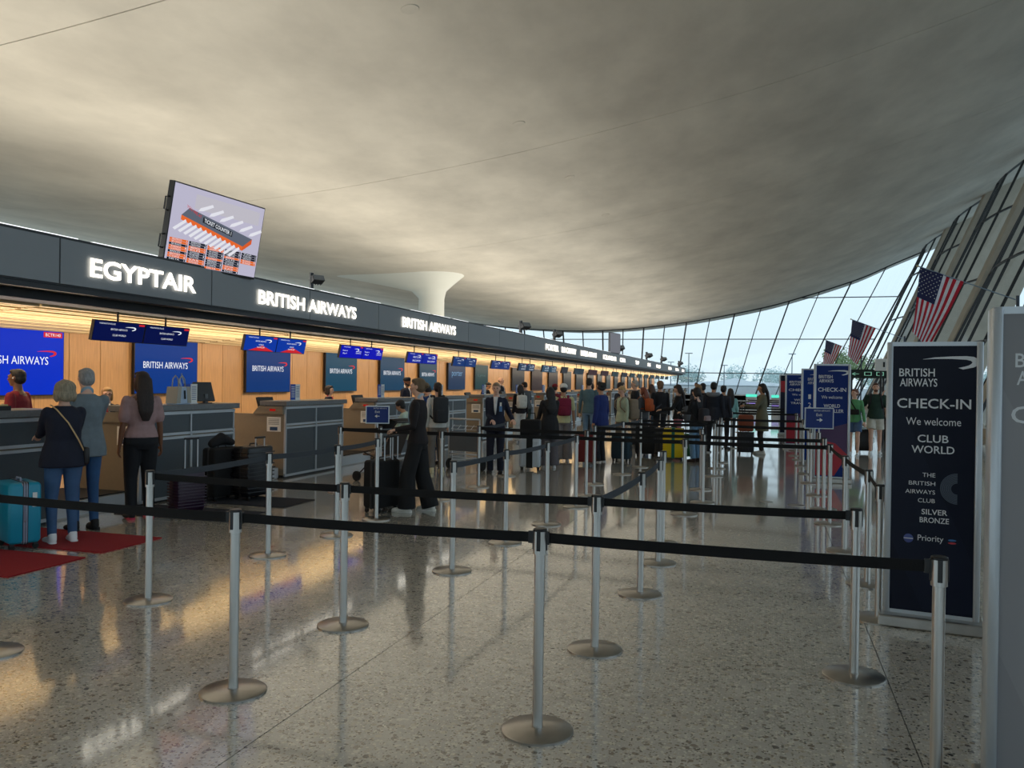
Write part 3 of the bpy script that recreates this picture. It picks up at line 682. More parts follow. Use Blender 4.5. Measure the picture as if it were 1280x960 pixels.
# ------------------------------------------------------------------ belt posts
def post():
    t = thing('belt_post', '', 'stanchion')
    MB().lathe([(.02, 0), (.178, 0), (.178, .010), (.170, .016), (.03, .024), (.03, .026)], seg=40).build('base', M_BASE, t, smooth=True, angle=40)
    MB().tube([(0, 0, .02), (0, 0, .89)], .026, 20).build('pole', M_STEEL, t, smooth=True, angle=50)
    MB().lathe([(.027, .872), (.0335, .874), (.0335, .986), (.031, .988)], seg=24).build('head', M_STEEL, t, smooth=True, angle=40)
    q = MB()
    for k in range(4):
        M = Matrix.Rotation(R(90 * k), 4, 'Z'); q.box(-.010, .010, .030, .0365, .892, .99, M)
    q.build('belt_slot', M_BLACK, t, bevel=.003)
    MB().lathe([(.0345, .986), (.0345, .996), (.030, 1.0), (.01, 1.0)], seg=24).build('cap', M_BLACK, t, smooth=True, angle=40)
    return t
p0 = post(); ptree = snapshot(p0); POSTS = {}
ROWS = [4.0, 5.3, 6.85, 8.1, 9.3, 11.25, 12.55, 14.15, 16.0, 17.5, 18.9, 20.4, 21.7]
PL = dict(v=(-4.55, 3.99), B=(-2.77, 3.93), A=(-1.06, 3.98), K=(.715, 3.96), C=(-4.51, 5.31), D=(-2.81, 5.24), G=(-1.04, 5.31), E=(.515, 5.34),
          J=(-4.6, 7.05), G2=(-.97, 6.83), H=(-2.7, 7.06), rB=(.81, 6.72), rA=(.855, 7.87), o=(-4.5, 8.21), I=(-2.65, 8.5), g=(-.98, 8.07), g2=(-1.06, 9.08), r0=(.79, 9.37), q=(-4.58, 9.35), a=(-2.53, 9.78),
          p=(-6.2, 11.39), r=(-5.64, 11.62), s=(-4.48, 11.22), b=(-2.51, 11.3), h=(-1.03, 11.22), r1=(.76, 11.14), t=(-4.46, 12.8), c=(-2.62, 12.5), i=(-.88, 12.44), r2=(.77, 12.44),
          u=(-4.52, 14.5), d=(-2.79, 13.95), j=(-1.02, 13.95), r3=(.78, 14.0), e=(-2.6, 15.7), k=(-.94, 16.1), r4=(.75, 15.7), f=(-2.48, 17.2), l=(-.97, 17.6), r5=(.77, 17.3), m=(-.97, 18.95), r6=(.75, 19.0), r7=(.74, 20.5), r8=(.69, 21.65))
PLAB = dict(v='steel belt post cut by the left frame edge', B='steel belt post in the front row, left of the red-strapless middle one', A='steel belt post nearest the middle of the picture bottom', K='steel belt post at the bottom right, in front of the dark banner',
 C='steel belt post beside the red mat, left end of the second row', D='steel belt post in the second row, second from the left', G='steel belt post in the second row, just right of the picture middle', E='steel belt post ending the second row at the right',
 J='steel belt post in front of the taupe counter side panel', G2='steel belt post directly behind the second-row middle post', H='steel belt post right of the woman in black, starting a grey belt', rB='steel belt post touching the left foot of the dark banner', rA='steel belt post second in line left of the dark banner',
 o='steel belt post before the right end of the fully visible counter', I='steel belt post in the middle of the grey belt run, before the uniformed woman', g='left of the twin steel belt posts before the yellow suitcase', g2='right of the twin steel belt posts before the yellow suitcase', r0='steel belt post where the belt turns toward the dark banner', q='steel belt post just left of and before the Exit sign post',
 a='steel belt post below the woman in the long black coat', p='thin steel belt post at the counter corner left of the Exit sign', r='steel belt post carrying the small Exit sign by the pushchair', s='steel belt post directly right of the woman in black', b='steel belt post left of the red suitcase', h='steel belt post below the yellow suitcase, right of it', r1='steel belt post at the corner right of the blue Exit sign', t='steel belt post before the legs of the uniformed woman', u='steel belt post under the hand of the uniformed woman')
PLAB['B'] = 'steel belt post in the front row, second from the left, before the counter'
for n_, (x, y) in PL.items():
    o = p0 if n_ == 'v' else dup(ptree, p0, (0, 0, 0)); o.location = (x, y, 0); o.rotation_euler.z = R(random.uniform(-4, 4)); POSTS[n_] = o
    if n_ in PLAB: o['label'] = PLAB[n_]
    else:
        ci = min(range(4), key=lambda k: abs(x - (-4.5, -2.6, -1.0, .76)[k]))
        o['label'] = 'steel belt post, %s one in the %s line of the maze counted from the camera' % (['first', 'second', 'third', 'fourth', 'fifth', 'sixth', 'seventh', 'eighth', 'ninth', 'tenth', 'eleventh', 'twelfth', 'thirteenth', 'fourteenth', 'fifteenth', 'sixteenth', 'seventeenth'][sum(1 for u, v_ in PL.values() if abs(u - x) < .45 and v_ < y - .01)], ('leftmost', 'second', 'third', 'rightmost')[ci]); o['group'] = 'belt posts in the rear rows of the queue maze'
far_rows = [23.4, 25.5, 28.5, 31.5, 35, 39, 44]
for y in far_rows:
    for x in (-2.6, -.92, .74):
        o = dup(ptree, p0, (x, y, 0)); o['label'] = 'tiny distant steel belt post near the far glass wall'; o['group'] = 'distant belt posts near the far window'; POSTS[(x, y)] = o
def belt(a, b, m=M_BELT, z=.955, sag=.006):
    pa, pb = POSTS[a], POSTS[b]; A = pa.location.copy(); B = pb.location.copy(); d = (B - A).normalized(); A2 = A + d * .034; B2 = B - d * .034
    q = MB(); n = 10; nn = Vector((-d.y, d.x, 0)) * .0012; vs = []
    for i in range(n + 1):
        t = i / n; c = A2.lerp(B2, t); zz = z - sag * 4 * t * (1 - t)
        tw = (.25 * math.sin(t * math.pi)) * .012
        vs += [c + nn + Vector((d.y * tw, -d.x * tw, zz - .025)), c + nn + Vector((-d.y * tw, d.x * tw, zz + .025)), c - nn + Vector((-d.y * tw, d.x * tw, zz + .025)), c - nn + Vector((d.y * tw, -d.x * tw, zz - .025))]
    fs = [(i * 4 + k, i * 4 + (k + 1) % 4, i * 4 + 4 + (k + 1) % 4, i * 4 + 4 + k) for i in range(n) for k in range(4)] + [(0, 1, 2, 3), (n * 4 + 3, n * 4 + 2, n * 4 + 1, n * 4)]
    inv = (Matrix.Translation(A) @ Matrix.Rotation(pa.rotation_euler.z, 4, 'Z')).inverted()
    q.add([inv @ v for v in vs], fs); q.build('belt', m, pa)
    c = MB(); mid = B - d * .045; M = inv @ Matrix.Translation((mid.x, mid.y, z)) @ Matrix.Rotation(math.atan2(d.y, d.x), 4, 'Z'); c.box(-.014, .014, -.006, .006, -.03, .03, M); c.build('belt_clip', M_BLACK, pa)
    M = inv @ Matrix.Translation((A.x + d.x * .04, A.y + d.y * .04, z)) @ Matrix.Rotation(math.atan2(d.y, d.x), 4, 'Z'); c = MB().box(-.012, .008, -.008, .008, -.032, .032, M); c.build('belt_clip', M_BLACK, pa)
for a, b in ('vB', 'BA', 'AK', 'CD', 'DG', 'GE', 'ps', 'sb', 'bh'): belt(a, b)
belt('h', 'r1'); belt('p', 'r'); belt('t', 'c'); belt('c', 'i'); belt('i', 'r2'); belt('e', 'k'); belt('k', 'r4'); belt('d', 'j'); belt('m', 'r6'); belt('f', 'l')
for a, b in ('CJ', 'Jo', 'oq', 'HI', 'Ia', 'ab', 'tu', 'de', 'ef'): belt(a, b, M_BELTG, sag=.012)
for a, b in (('G', 'G2'), ('G2', 'g'), ('g', 'g2'), ('rB', 'rA'), ('rA', 'r0'), ('r0', 'r1')): belt(a, b, M_BELTG if a[0] != 'r' else M_BELT, sag=.012)
for i, y in enumerate(far_rows):
    belt((-.92, y), (.74, y)); 
    if i % 2: belt((-2.6, y), (-.92, y))

# ------------------------------------------------------------------ signs and banners
def exit_sign(x, y, z, wd, label, rz, arrow):
    t = thing('exit_sign', label, 'sign', (x, y, z), rz); h = wd * .76
    MB().box(-wd / 2, wd / 2, -.01, .01, .0, h).build('frame', M_ALU, t, bevel=.003)
    f = MB().box(-wd / 2 + .016, wd / 2 - .016, -.0125, -.0095, .016, h - .016).build('sign_face', M_BLUE, t)
    text('BRITISH AIRWAYS', .04, h * .82, wd * .55, h * .07, M_WHITE, f, -.014); text('Exit', -.0, h * .6, wd * .2, h * .13, M_WHITE, f, -.014)
    q = MB(); s = .05 * wd / .34; sg = 1 if arrow == 'r' else -1
    q.prism([(-s * .6 * sg, h * .42 - s * .1), (s * .2 * sg, h * .42 - s * .1), (s * .2 * sg, h * .42 + s * .1), (-s * .6 * sg, h * .42 + s * .1)][::sg], -.0145, -.0125)
    q.prism([(s * .1 * sg, h * .42 - s * .5), (s * .8 * sg, h * .42), (s * .1 * sg, h * .42 + s * .5)][::sg], -.0145, -.0125); q.build('arrow', M_WHITE, f)
    MB().tube([(0, 0, -.06), (0, 0, .01)], .012, 10).build('stem', M_ALU, t)
exit_sign(-5.66, 11.55, 1.05, .36, 'small blue Exit sign with an arrow on the post by the pushchair', R(20), 'l')
exit_sign(.78, 13.95, 1.05, .44, 'small blue Exit sign with an arrow before the blue World Traveller banner', R(10), 'r')

def banner(x, y, rz, W, H, face, label, kind, foot=True, D=.05, tone=None):
    t = thing('banner_stand', label, 'banner', (x, y, 0), rz)
    z0 = .10
    MB().box(-W / 2 - .03, W / 2 + .03, -.13, .13, 0, .085).build('base', M_BASE, t, bevel=.012)
    for a, b in ((-W / 2, -W / 2 + .045), (W / 2 - .045, W / 2)): q = MB(); q.rbox(a, b, -D / 2 - .012, D / 2 + .012, z0 - .02, H, .012); q.build('side_profile', M_ALU, t, smooth=True, angle=40)
    MB().box(-W / 2 + .02, W / 2 - .02, -D / 2, D / 2, H - .03, H).build('rail', M_ALU, t); MB().box(-W / 2 + .02, W / 2 - .02, -D / 2, D / 2, z0 - .02, z0 + .01).build('rail', M_ALU, t)
    f = MB().box(-W / 2 + .035, W / 2 - .035, -D / 2 + .004, D / 2 - .004, z0, H - .025).build('panel', paint(*face, rough=.35, spec=.2), t)
    yf = -D / 2 + .002; wt = mat('print_white_' + kind, lin(225, 228, 232) if not tone else lin(*tone), .4); P = W - .07
    zz = lambda v: z0 + (H - z0) * (1 - v)
    TX = lambda s, v, wd, ht, cx=0, b=0, m=wt: text(s, cx * P, zz(v), wd * P, ht * (H - z0), m, f, yf, bold=b)
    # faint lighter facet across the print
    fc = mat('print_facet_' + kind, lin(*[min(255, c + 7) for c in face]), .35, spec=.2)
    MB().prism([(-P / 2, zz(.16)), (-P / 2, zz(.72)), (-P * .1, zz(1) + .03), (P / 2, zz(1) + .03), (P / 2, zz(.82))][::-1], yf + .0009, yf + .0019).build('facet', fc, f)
    if kind in ('club', 'world', 'grey', 'plain'):
        TX('BRITISH', .128, .42, .03, -.2, .01); TX('AIRWAYS', .165, .44, .03, -.18, .01)
        q = MB(); ribbon(q, P * .2, zz(.075), P * .66, yf); q.build('emblem', wt, f)
        TX('CHECK-IN', .245, .86, .036, 0, .012); TX('We welcome', .307, .64, .028, 0)
    if kind == 'club':
        TX('CLUB', .37, .36, .028, 0, .01); TX('WORLD', .41, .5, .028, 0, .01)
        for i, s in enumerate(('THE', 'BRITISH', 'AIRWAYS', 'CLUB')): TX(s, .497 + i * .0315, (.15, .31, .35, .2)[i], .015, (-.04, -.12, -.14, -.065)[i])
        q = MB()
        for k in range(9):
            r0, r1 = .05 + k * .010, .057 + k * .010
            for j in range(16):
                a0, a1 = R(90 + 11.25 * j), R(90 + 11.25 * (j + 1))
                q.add([(P * .29 + r * math.cos(a) * .8, yf, zz(.535) + r * math.sin(a) * .8) for r, a in ((r0, a0), (r1, a0), (r1, a1), (r0, a1))], [(3, 2, 1, 0)])
        q.build('arc_emblem', mat('arc_grey', lin(74, 84, 100), .4), f)
        TX('SILVER', .635, .3, .02, .03, .01); TX('BRONZE', .665, .34, .02, .03, .01)
        q = MB().ball((0, 0, 0), (.032, .003, .032)); q.v = [(a - P * .27, b + yf, c + zz(.727)) for a, b, c in q.v]; q.build('globe_emblem', paint(70, 84, 150, .3), f, smooth=True)
        MB().box(-P * .27 - .03, -P * .27 + .03, yf - .0045, yf - .003, zz(.727) - .003, zz(.727) + .003).build('globe_emblem', wt, f)
        TX('Priority', .739, .3, .028, -.01)
        for dz, c in ((.008, (60, 120, 180)), (-.012, (190, 60, 70))):
            q = MB().ball((P * .24, yf, zz(.727) + dz), (.026, .002, .007)); q.build('stripe_emblem', paint(*c, rough=.4), f)
    elif kind == 'world':
        TX('WORLD', .385, .5, .03, 0, .01); TX('TRAVELLER', .43, .72, .03, 0, .01)
        MB().prism([(-P / 2, zz(1) + .03), (P * .1, zz(1) + .03), (P / 2, zz(.80)), (P * .12, zz(.70)), (-P / 2, zz(.66))], yf - .001, yf + .001).build('red_wedge', paint(170, 26, 44, .3), f)
        MB().prism([(-P / 2, zz(.66)), (P * .12, zz(.70)), (P / 2, zz(.80)), (P / 2, zz(.52)), (-P / 2, zz(.60))], yf - .0005, yf + .0015).build('purple_wedge', paint(70, 36, 84, .3), f)
    elif kind == 'grey': TX('PREMIUM', .40, .5, .03, 0, .01); TX('AND FIRST', .54, .5, .022); TX('ALL GUESTS', .60, .5, .022)
    elif kind == 'tier': 
        q = MB(); ribbon(q, P * .1, zz(.08), P * .7, yf); q.build('emblem', wt, f); TX('BRITISH', .13, .45, .03, -.1); TX('AIRWAYS', .17, .45, .03, -.1)
        for r in range(3): TX(('1', '2', '3')[r], .33 + .09 * r, .1, .05, -.25)
    elif kind == 'delta':
        MB().box(-P / 2, P / 2, yf - .001, yf + .001, zz(.30), zz(.11)).build('red_band', paint(176, 28, 48, .4), f); TX('DELTA', .085, .62, .04, 0, .01); TX('SKY', .19, .3, .03, -.1); TX('PRIORITY', .25, .6, .03, 0)
    return t
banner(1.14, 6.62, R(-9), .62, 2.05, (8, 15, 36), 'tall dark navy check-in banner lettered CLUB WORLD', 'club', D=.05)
banner(1.22, 3.93, R(-6), .66, 2.06, (146, 146, 150), 'tall grey check-in banner cut by the right frame edge', 'grey', D=.13)  # face colour greyed to imitate a backlit reflection over the navy design
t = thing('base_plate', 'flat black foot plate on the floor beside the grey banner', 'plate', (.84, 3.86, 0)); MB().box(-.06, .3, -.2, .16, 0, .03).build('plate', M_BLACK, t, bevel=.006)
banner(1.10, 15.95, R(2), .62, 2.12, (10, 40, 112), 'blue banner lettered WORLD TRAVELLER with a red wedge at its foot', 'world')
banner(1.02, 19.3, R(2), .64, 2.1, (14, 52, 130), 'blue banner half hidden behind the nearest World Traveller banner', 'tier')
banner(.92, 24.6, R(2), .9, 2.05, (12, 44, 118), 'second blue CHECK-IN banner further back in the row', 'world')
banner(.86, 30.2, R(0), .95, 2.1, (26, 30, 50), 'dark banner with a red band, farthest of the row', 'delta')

# flags on slanting poles
def flag(x, y, label):
    t = thing('flag_pole', label, 'flag', (x, y, 0))
    tip = Vector((-1.55, 0, 3.84)); foot = Vector((0, 0, 3.22)); d = (foot - tip).normalized()
    MB().tube([tip, foot], .010, 8).build('pole', mat('pole_blue', lin(150, 170, 190), .3, .6), t); MB().ball(tip, .022).build('finial', paint(200, 190, 150), t, smooth=True)
    MB().tube([(0, 0, 0), (0, 0, 3.30)], .028, 10).build('upright', paint(58, 72, 88), t)
    MB().lathe([(.02, 0), (.22, 0), (.22, .02), (.04, .04)]).build('base', M_DARK, t)
    Hs, Fl = .74, 1.14; dn = Vector((-.10, 0, -1)).normalized()
    def P(u, v):   # u along hoist from tip 0..1, v down the fly 0..1
        wv = .05 * math.sin(v * 5 + u * 4) * v + .02 * math.sin(u * 11)
        p = tip + d * (.04 + u * Hs) + dn * (v * Fl) + Vector((.02 * v * math.sin(v * 3 + 1), 0, 0)); p.y += wv - .10 * v * (1 - u) ** 2
        p.x += - .40 * v * u; return p
    fl = MB(); nu, nv = 26, 24; S = 13
    vs = [P(i / nu, j / nv) for j in range(nv + 1) for i in range(nu + 1)]; fs = []; mi = []
    for j in range(nv):
        for i in range(nu):
            fs.append((j * (nu + 1) + i, j * (nu + 1) + i + 1, (j + 1) * (nu + 1) + i + 1, (j + 1) * (nu + 1) + i))
            st = (i * S) // nu; can_ = st < 7 and j < nv * .42; mi.append(2 if can_ else (0 if st % 2 == 0 else 1))
    fl.v = [tuple(v) for v in vs]; fl.f = fs; fl.mi = mi
    c = fl.build('flag_cloth', [cloth(186, 30, 52), cloth(226, 228, 236), cloth(34, 40, 84)], t, smooth=True)
    q = MB(); k = 0
    for r in range(9):
        for cc in range(6 if r % 2 == 0 else 5):
            u = (.03 + r * .058 + .0); v = .035 + (cc + (0 if r % 2 == 0 else .5)) * .068
            p = P(u, v); rr = .012; q.add([(p.x + rr * (1 if a % 2 == 0 else .45) * math.sin(a * math.pi / 5), p.y - .006, p.z + rr * (1 if a % 2 == 0 else .45) * math.cos(a * math.pi / 5)) for a in range(10)], [tuple(range(10))])
    q.build('stars', M_WHITE, c)
for y, lab in ((16.0, 'nearest and largest American flag on a slanting pole, above the dark banner'), (28.2, 'middle American flag on a slanting pole, above the walking couple'), (40.6, 'farthest and smallest American flag on a slanting pole')): flag(4.02, y, lab)

# green direction signs hung at the right
def gsign(x, y, z, wd, h, s, label):
    t = thing('direction_sign', label, 'sign', (x, y, z)); MB().box(-wd / 2, wd / 2, -.06, .06, 0, h).build('housing', paint(24, 40, 36), t); text(s, -.0, h * .3, wd * .8, h * .42, glow(150, 220, 190, .5), t, -.066)
    for a in (-.4, .4): MB().tube([(a * wd, 0, -z), (a * wd, 0, .02)], .03, 8).build('post', M_DARK, t)
gsign(3.85, 25, 2.17, 1.35, .32, '\u2191 \u25a1 Gates', 'dark green sign lettered Gates beside a white box, above the man in the green shirt')
gsign(2.85, 27, 1.98, 1.1, .26, '\u2190 \u25a1 \u25a1', 'lower dark green direction sign left of the white box')
t = thing('wall_box', 'white square box with a black exit pictogram between the two green signs', 'sign', (2.98, 25, 2.17)); MB().box(-.15, .15, -.08, .08, 0, .33).build('housing', M_WHITE, t); MB().box(.04, .09, -.085, -.08, .1, .24).build('pictogram', M_BLACK, t); MB().tube([(0, 0, -2.17), (0, 0, .02)], .03, 8).build('post', M_DARK, t)
# lit kiosks and dark desks by the far window
for x, y, lab in ((.55, 52, 'pale kiosk with a cyan lit top beside the person in red'), (-.95, 54, 'pale kiosk with a cyan lit top behind the woman with the phone')):
    t = thing('lit_kiosk', lab, 'kiosk', (x, y, 0)); MB().box(-.32, .32, -.25, .25, 0, 1.0).build('body', paint(214, 220, 226), t, bevel=.03); MB().box(-.33, .33, -.26, .26, 1.0, 1.16).build('lit_top', glow(90, 235, 205, 1.0), t, bevel=.03); MB().box(-.3, .3, -.27, -.25, .5, .62).build('lit_slot', glow(170, 150, 240, .8), t)
for k, (x, wd) in enumerate(((-5.7, 2.4), (-2.4, 3.6), (2.2, 3.6))):
    t = thing('steel_bench_desk', ['long dark desk by the far window, left of the others', 'long dark desk by the far window behind the queue end', 'long dark desk by the far window behind the kiosks'][k], 'desk', (x, 70, 0)); MB().box(-wd / 2, wd / 2, -.4, .4, .86, .95).build('top', M_ALU, t); MB().box(-wd / 2 + .1, wd / 2 - .1, --.3, .3, 0, .86).build('body', M_DARK, t); MB().box(-wd / 2 + .1, wd / 2 - .1, -.33, -.3, .4, .5).build('trim_band', M_ALU, t)

# floor box grilles between the rows
t = thing('floor_socket', 'small round floor socket plate in the queue lane', 'floor plate', (-.0, 12.9, 0)); MB().lathe([(.01, .0), (.1, .0), (.1, .004), (.01, .006)]).build('plate', M_BASE, t)
t = thing('floor_socket', 'flat metal floor plate nearer the dark banner', 'floor plate', (.42, 12.7, 0)); MB().lathe([(.01, .0), (.12, .0), (.12, .004), (.01, .006)]).build('plate', M_BASE, t)
#PEOPLE#
# ------------------------------------------------------------------ people
def remesh(mb, name, m, parent, vox, smooth=2, kind=None):
    me = mb.mesh(name, m); o = bpy.data.objects.new(name, me); COL.objects.link(o)
    r = o.modifiers.new('r', 'REMESH'); r.mode = 'VOXEL'; r.voxel_size = vox; r.use_smooth_shade = True
    if smooth:
        s_ = o.modifiers.new('s', 'SMOOTH'); s_.iterations = smooth; s_.factor = .5
    dg = bpy.context.evaluated_depsgraph_get(); dg.update()
    me2 = bpy.data.meshes.new_from_object(o.evaluated_get(dg)); bpy.data.objects.remove(o); bpy.data.meshes.remove(me)
    me2.name = name
    if len(me2.materials) == 0: me2.materials.append(m)
    o = bpy.data.objects.new(name, me2); COL.objects.link(o); o.parent = parent
    return o
def ik(a, c, l1, l2, hint):
    a = Vector(a); c = Vector(c); d = c - a; L = min(d.length, (l1 + l2) * .995); d.normalize(); c = a + d * L
    k = (l1 * l1 - l2 * l2 + L * L) / (2 * L); h = math.sqrt(max(0, l1 * l1 - k * k)); hh = Vector(hint); hh = (hh - d * hh.dot(d)).normalized()
    return a + d * k + hh * h, c
SKIN = {'fair': (222, 176, 152), 'mid': (190, 140, 108), 'brown': (120, 80, 58), 'dark': (86, 56, 42)}
def hairmat(c): return mat('hair_%d_%d_%d' % c, lin(*c), .55, var=.35, vscale=14, bump=.8, bscale=40, stretch=(6, 6, .6))
def person(name_label, x, y, face, h=1.7, sex='f', skin='fair', hair=('short', (60, 40, 30)), top=(40, 44, 60), sleeve='long', hem=.50, low=('slim', (40, 50, 80)), shoe=(240, 240, 240), sole=None,
           L=None, Rr=None, lean=0, yaw=0, nod=0, coat=0, vox=.012, feet=(.10, .10), fdy=(0, 0), build=1.0, extra=None, lapel=None, group=None, z=0, bend=0):
    """face: heading in degrees, 0 looks down the hall (+y), 90 toward the counters, 180 toward the camera"""
    t = thing('person', name_label, 'person', (x, y, z), R(face), group)
    s = h / 1.72; male = sex == 'm'; B = build
    sw = (.182 if male else .155) * (1 + (B - 1) * .4); hw = .088
    la = R(lean)
    def U(p):   # lean the upper body forward from the hips
        p = Vector(p); q = p - Vector((0, 0, .93)); c, n_ = math.cos(la), math.sin(la)
        return (Vector((q.x, q.y * c + q.z * n_, -q.y * n_ + q.z * c)) + Vector((0, 0, .93))) * s
    V = lambda *p: Vector(p) * s
    sk = mat('skin_' + skin, lin(*SKIN[skin]), .5, var=.06, vscale=8)
    b = MB()
    # torso core (under clothes), neck
    tor = [(0, 0, .90, .145, .095), (0, 0, 1.0, .135, .09), (0, .0, 1.10, .115, .082), (0, 0, 1.22, .135, .095), (0, -.005, 1.34, .145, .095), (0, -.01, 1.42, .11, .07), (0, -.005, 1.46, .06, .055), (0, .0, 1.50, .05, .052), (0, .008, 1.56, .05, .052)]
    tor = [(a, c, d, e_ * (B if i < 6 else 1), f_ * (B if i < 6 else 1)) for i, (a, c, d, e_, f_) in enumerate(tor)]
    b.tube([U(p[:3]) for p in tor], [(p[3] * s, p[4] * s) for p in tor], 14, side=(1, 0, 0))
    # head
    hc = Vector((0, .012, 1.615)); Mh = Matrix.Translation(hc) @ Matrix.Rotation(R(yaw), 4, 'Z') @ Matrix.Rotation(R(-nod), 4, 'X')
    def Hd(p): return U(Mh @ Vector(p))
    def hball(mb, c, r, k=1):
        q = MB(); q.ball(c, r, 14, 9); mb.add([Hd(v) for v in q.v], q.f)
    hball(b, (0, -.008, .02), (.074, .092, .088)); hball(b, (0, .028, -.045), (.054, .060, .062)); hball(b, (0, .060, -.086), (.026, .022, .020)); hball(b, (0, .04, .0), (.064, .052, .06))
    q = MB().limb([(0, .088, .012), (0, .102, -.022)], [.009, .014]); b.add([Hd(v) for v in q.v], q.f)
    for sx in (-1, 1):
        hball(b, (sx * .074, -.005, -.005), (.009, .018, .028)); hball(b, (sx * .030, .085, .030), (.024, .010, .008))
    hball(b, (0, .085, -.052), (.024, .010, .010))
    # legs
    an = {}; kn = {}
    for i, sx in enumerate((-1, 1)):
        hip = V(sx * hw, 0, .90); foot = V(sx * feet[i], fdy[i], .085); k_, f_ = ik(hip, foot, .415 * s, .404 * s, (sx * .1, 1, 0)); kn[sx] = k_; an[sx] = foot
        b.limb([hip, hip.lerp(k_, .5), k_, k_.lerp(foot, .35), foot], [.082 * s * B, .068 * s * B, .05 * s, .052 * s, .034 * s], 12)
        b.limb([foot + V(0, -.03, -.04), foot + V(sx * .01, .06, -.05), foot + V(sx * .02, .15, -.06)], [.034 * s, .034 * s, .024 * s], 10)
    # arms and hands
    arms = {}
    for sx, tg in ((-1, L), (1, Rr)):
        sh = U((sx * sw, -.005, 1.39)); tgt = V(*tg) if tg else V(sx * (sw + .075), .02 + math.sin(la) * .35, .80 - abs(math.sin(la)) * .0)
        el, wr = ik(sh, tgt, .285 * s, .25 * s, (sx * .30, -.7, -1) if tg else (sx * .2, -1, 0)); arms[sx] = (sh, el, wr)
        b.limb([sh, sh.lerp(el, .45), el, el.lerp(wr, .3), wr], [.044 * s, .042 * s * (.5 + .5 * B), .034 * s, .034 * s, .023 * s], 12)
        d = (wr - el).normalized()
        palm_n = Vector((-sx, 0, 0)) if not tg else Vector((0, 0, -1)); wv = d.cross(palm_n); wv = wv.normalized() if wv.length > .1 else Vector((0, 1, 0)); palm_n = wv.cross(d).normalized() * (1 if not tg else 1)
        pm_ = wr + d * .05 * s
        b.tube([wr, wr + d * .03 * s, wr + d * .085 * s, wr + d * .095 * s], [(.022 * s, .017 * s), (.034 * s, .016 * s), (.038 * s, .014 * s), (.03 * s, .010 * s)], 10, side=tuple(wv))
        cu_ = palm_n * (-1 if palm_n.dot(Vector((-sx, 0, -.2))) < 0 else 1)
        for f, ln in zip((-1.5, -.5, .5, 1.5), (.062, .074, .070, .055)):
            r0 = wr + d * .085 * s + wv * f * .019 * s; r1 = r0 + (d * .9 + cu_ * .3) * ln * .5 * s; r2 = r1 + (d * .6 + cu_ * .75) * ln * .5 * s
            b.limb([r0, r1, r2], [.0098 * s, .009 * s, .008 * s], 8)
        fw = wv * (1 if wv.dot(Vector((0, 1, .3))) > 0 else -1); r0 = wr + d * .03 * s + fw * .026 * s
        b.limb([r0, r0 + (d * .55 + fw * .6 + cu_ * .4) * .035 * s, r0 + (d * .9 + fw * .5 + cu_ * .7) * .058 * s], [.013 * s, .011 * s, .009 * s], 8)
    remesh(b, 'body', sk, t, vox if vox > .01 else .009)
    # face details
    ey = MB(); 
    for sx in (-1, 1): hball(ey, (sx * .030, .088, .012), (.013, .007, .006))
    ey.build('eyes', paint(48, 34, 28, .2), t, smooth=True)
    br = MB()
    for sx in (-1, 1):
        q = MB().limb([(sx * .016, .094, .030), (sx * .044, .086, .032)], [.004, .003], 6); br.add([Hd(v) for v in q.v], q.f)
    hm = hairmat(hair[1]); br.build('eyebrows', hm, t, smooth=True)
    mo = MB(); hball(mo, (0, .093, -.052), (.021, .006, .005)); mo.build('mouth', paint(150, 82, 76, .4), t, smooth=True)
    # hair
    st = hair[0]; q = MB()
    def hb(c, r): hball(q, c, r)
    if st != 'bald' and st not in ('turban',):
        hb((0, -.020, .034), (.081, .092, .083)); hb((0, -.035, -.01), (.080, .074, .075)); hb((0, .045, .080), (.058, .036, .030))
    if st == 'short': hb((0, -.05, -.035), (.062, .045, .045))
    if st == 'curly':
        for k in range(16): a = k * 2.4; hb((.06 * math.cos(a), -.03 + .06 * math.sin(a), .03 + .06 * math.sin(k * 1.3)), (.042, .042, .042))
    if st == 'thick': hb((0, -.02, .045), (.096, .102, .09)); hb((0, -.05, -.03), (.085, .06, .07))
    if st in ('bob', 'bobfull'):
        k = 1.0 if st == 'bob' else 1.22
        hb((0, -.035, .02), (.092 * k, .092, .090)); hb((0, -.05, -.06), (.088 * k, .062, .075))
        for sx in (-1, 1): hb((sx * .072 * k, -.012, -.05), (.024 * k, .050, .08))
    if st == 'bun': hb((0, -.118, .012), (.040, .036, .036)); hb((0, -.05, -.02), (.07, .055, .05))
    if st == 'pony': hb((0, -.10, .02), (.03, .035, .03))
    if st in ('long', 'longwide', 'pony'):
        w_ = .085 if st != 'pony' else .03; ln = .42 if st != 'pony' else .30
        pts = [Hd((0, -.06 if st != 'pony' else -.12, .03))]; base = U((0, -.10, 1.50))
        pts += [U((0, -.115 - (.02 if st == 'pony' else 0), 1.50)), U((0, -.135 * (1 + (B - 1) * .6), 1.38)), U((0, -.145 * B, 1.26)), U((0, -.14 * B, 1.62 - ln - .05))]
        q.tube(pts, [(w_ * s, .05 * s), (w_ * 1.12 * s, .042 * s), (w_ * 1.15 * s, .036 * s), (w_ * (1.35 if st == 'longwide' else 1.0) * s, .03 * s), (w_ * .5 * s, .014 * s)], 12, side=(1, 0, 0))
        if st != 'pony':
            for sx in (-1, 1): hb((sx * .07, -.02, -.05), (.026, .045, .085))
            if st == 'longwide': hb((0, -.04, -.02), (.105, .075, .11))
    if st == 'bald':
        hb((0, -.055, -.02), (.078, .05, .035))
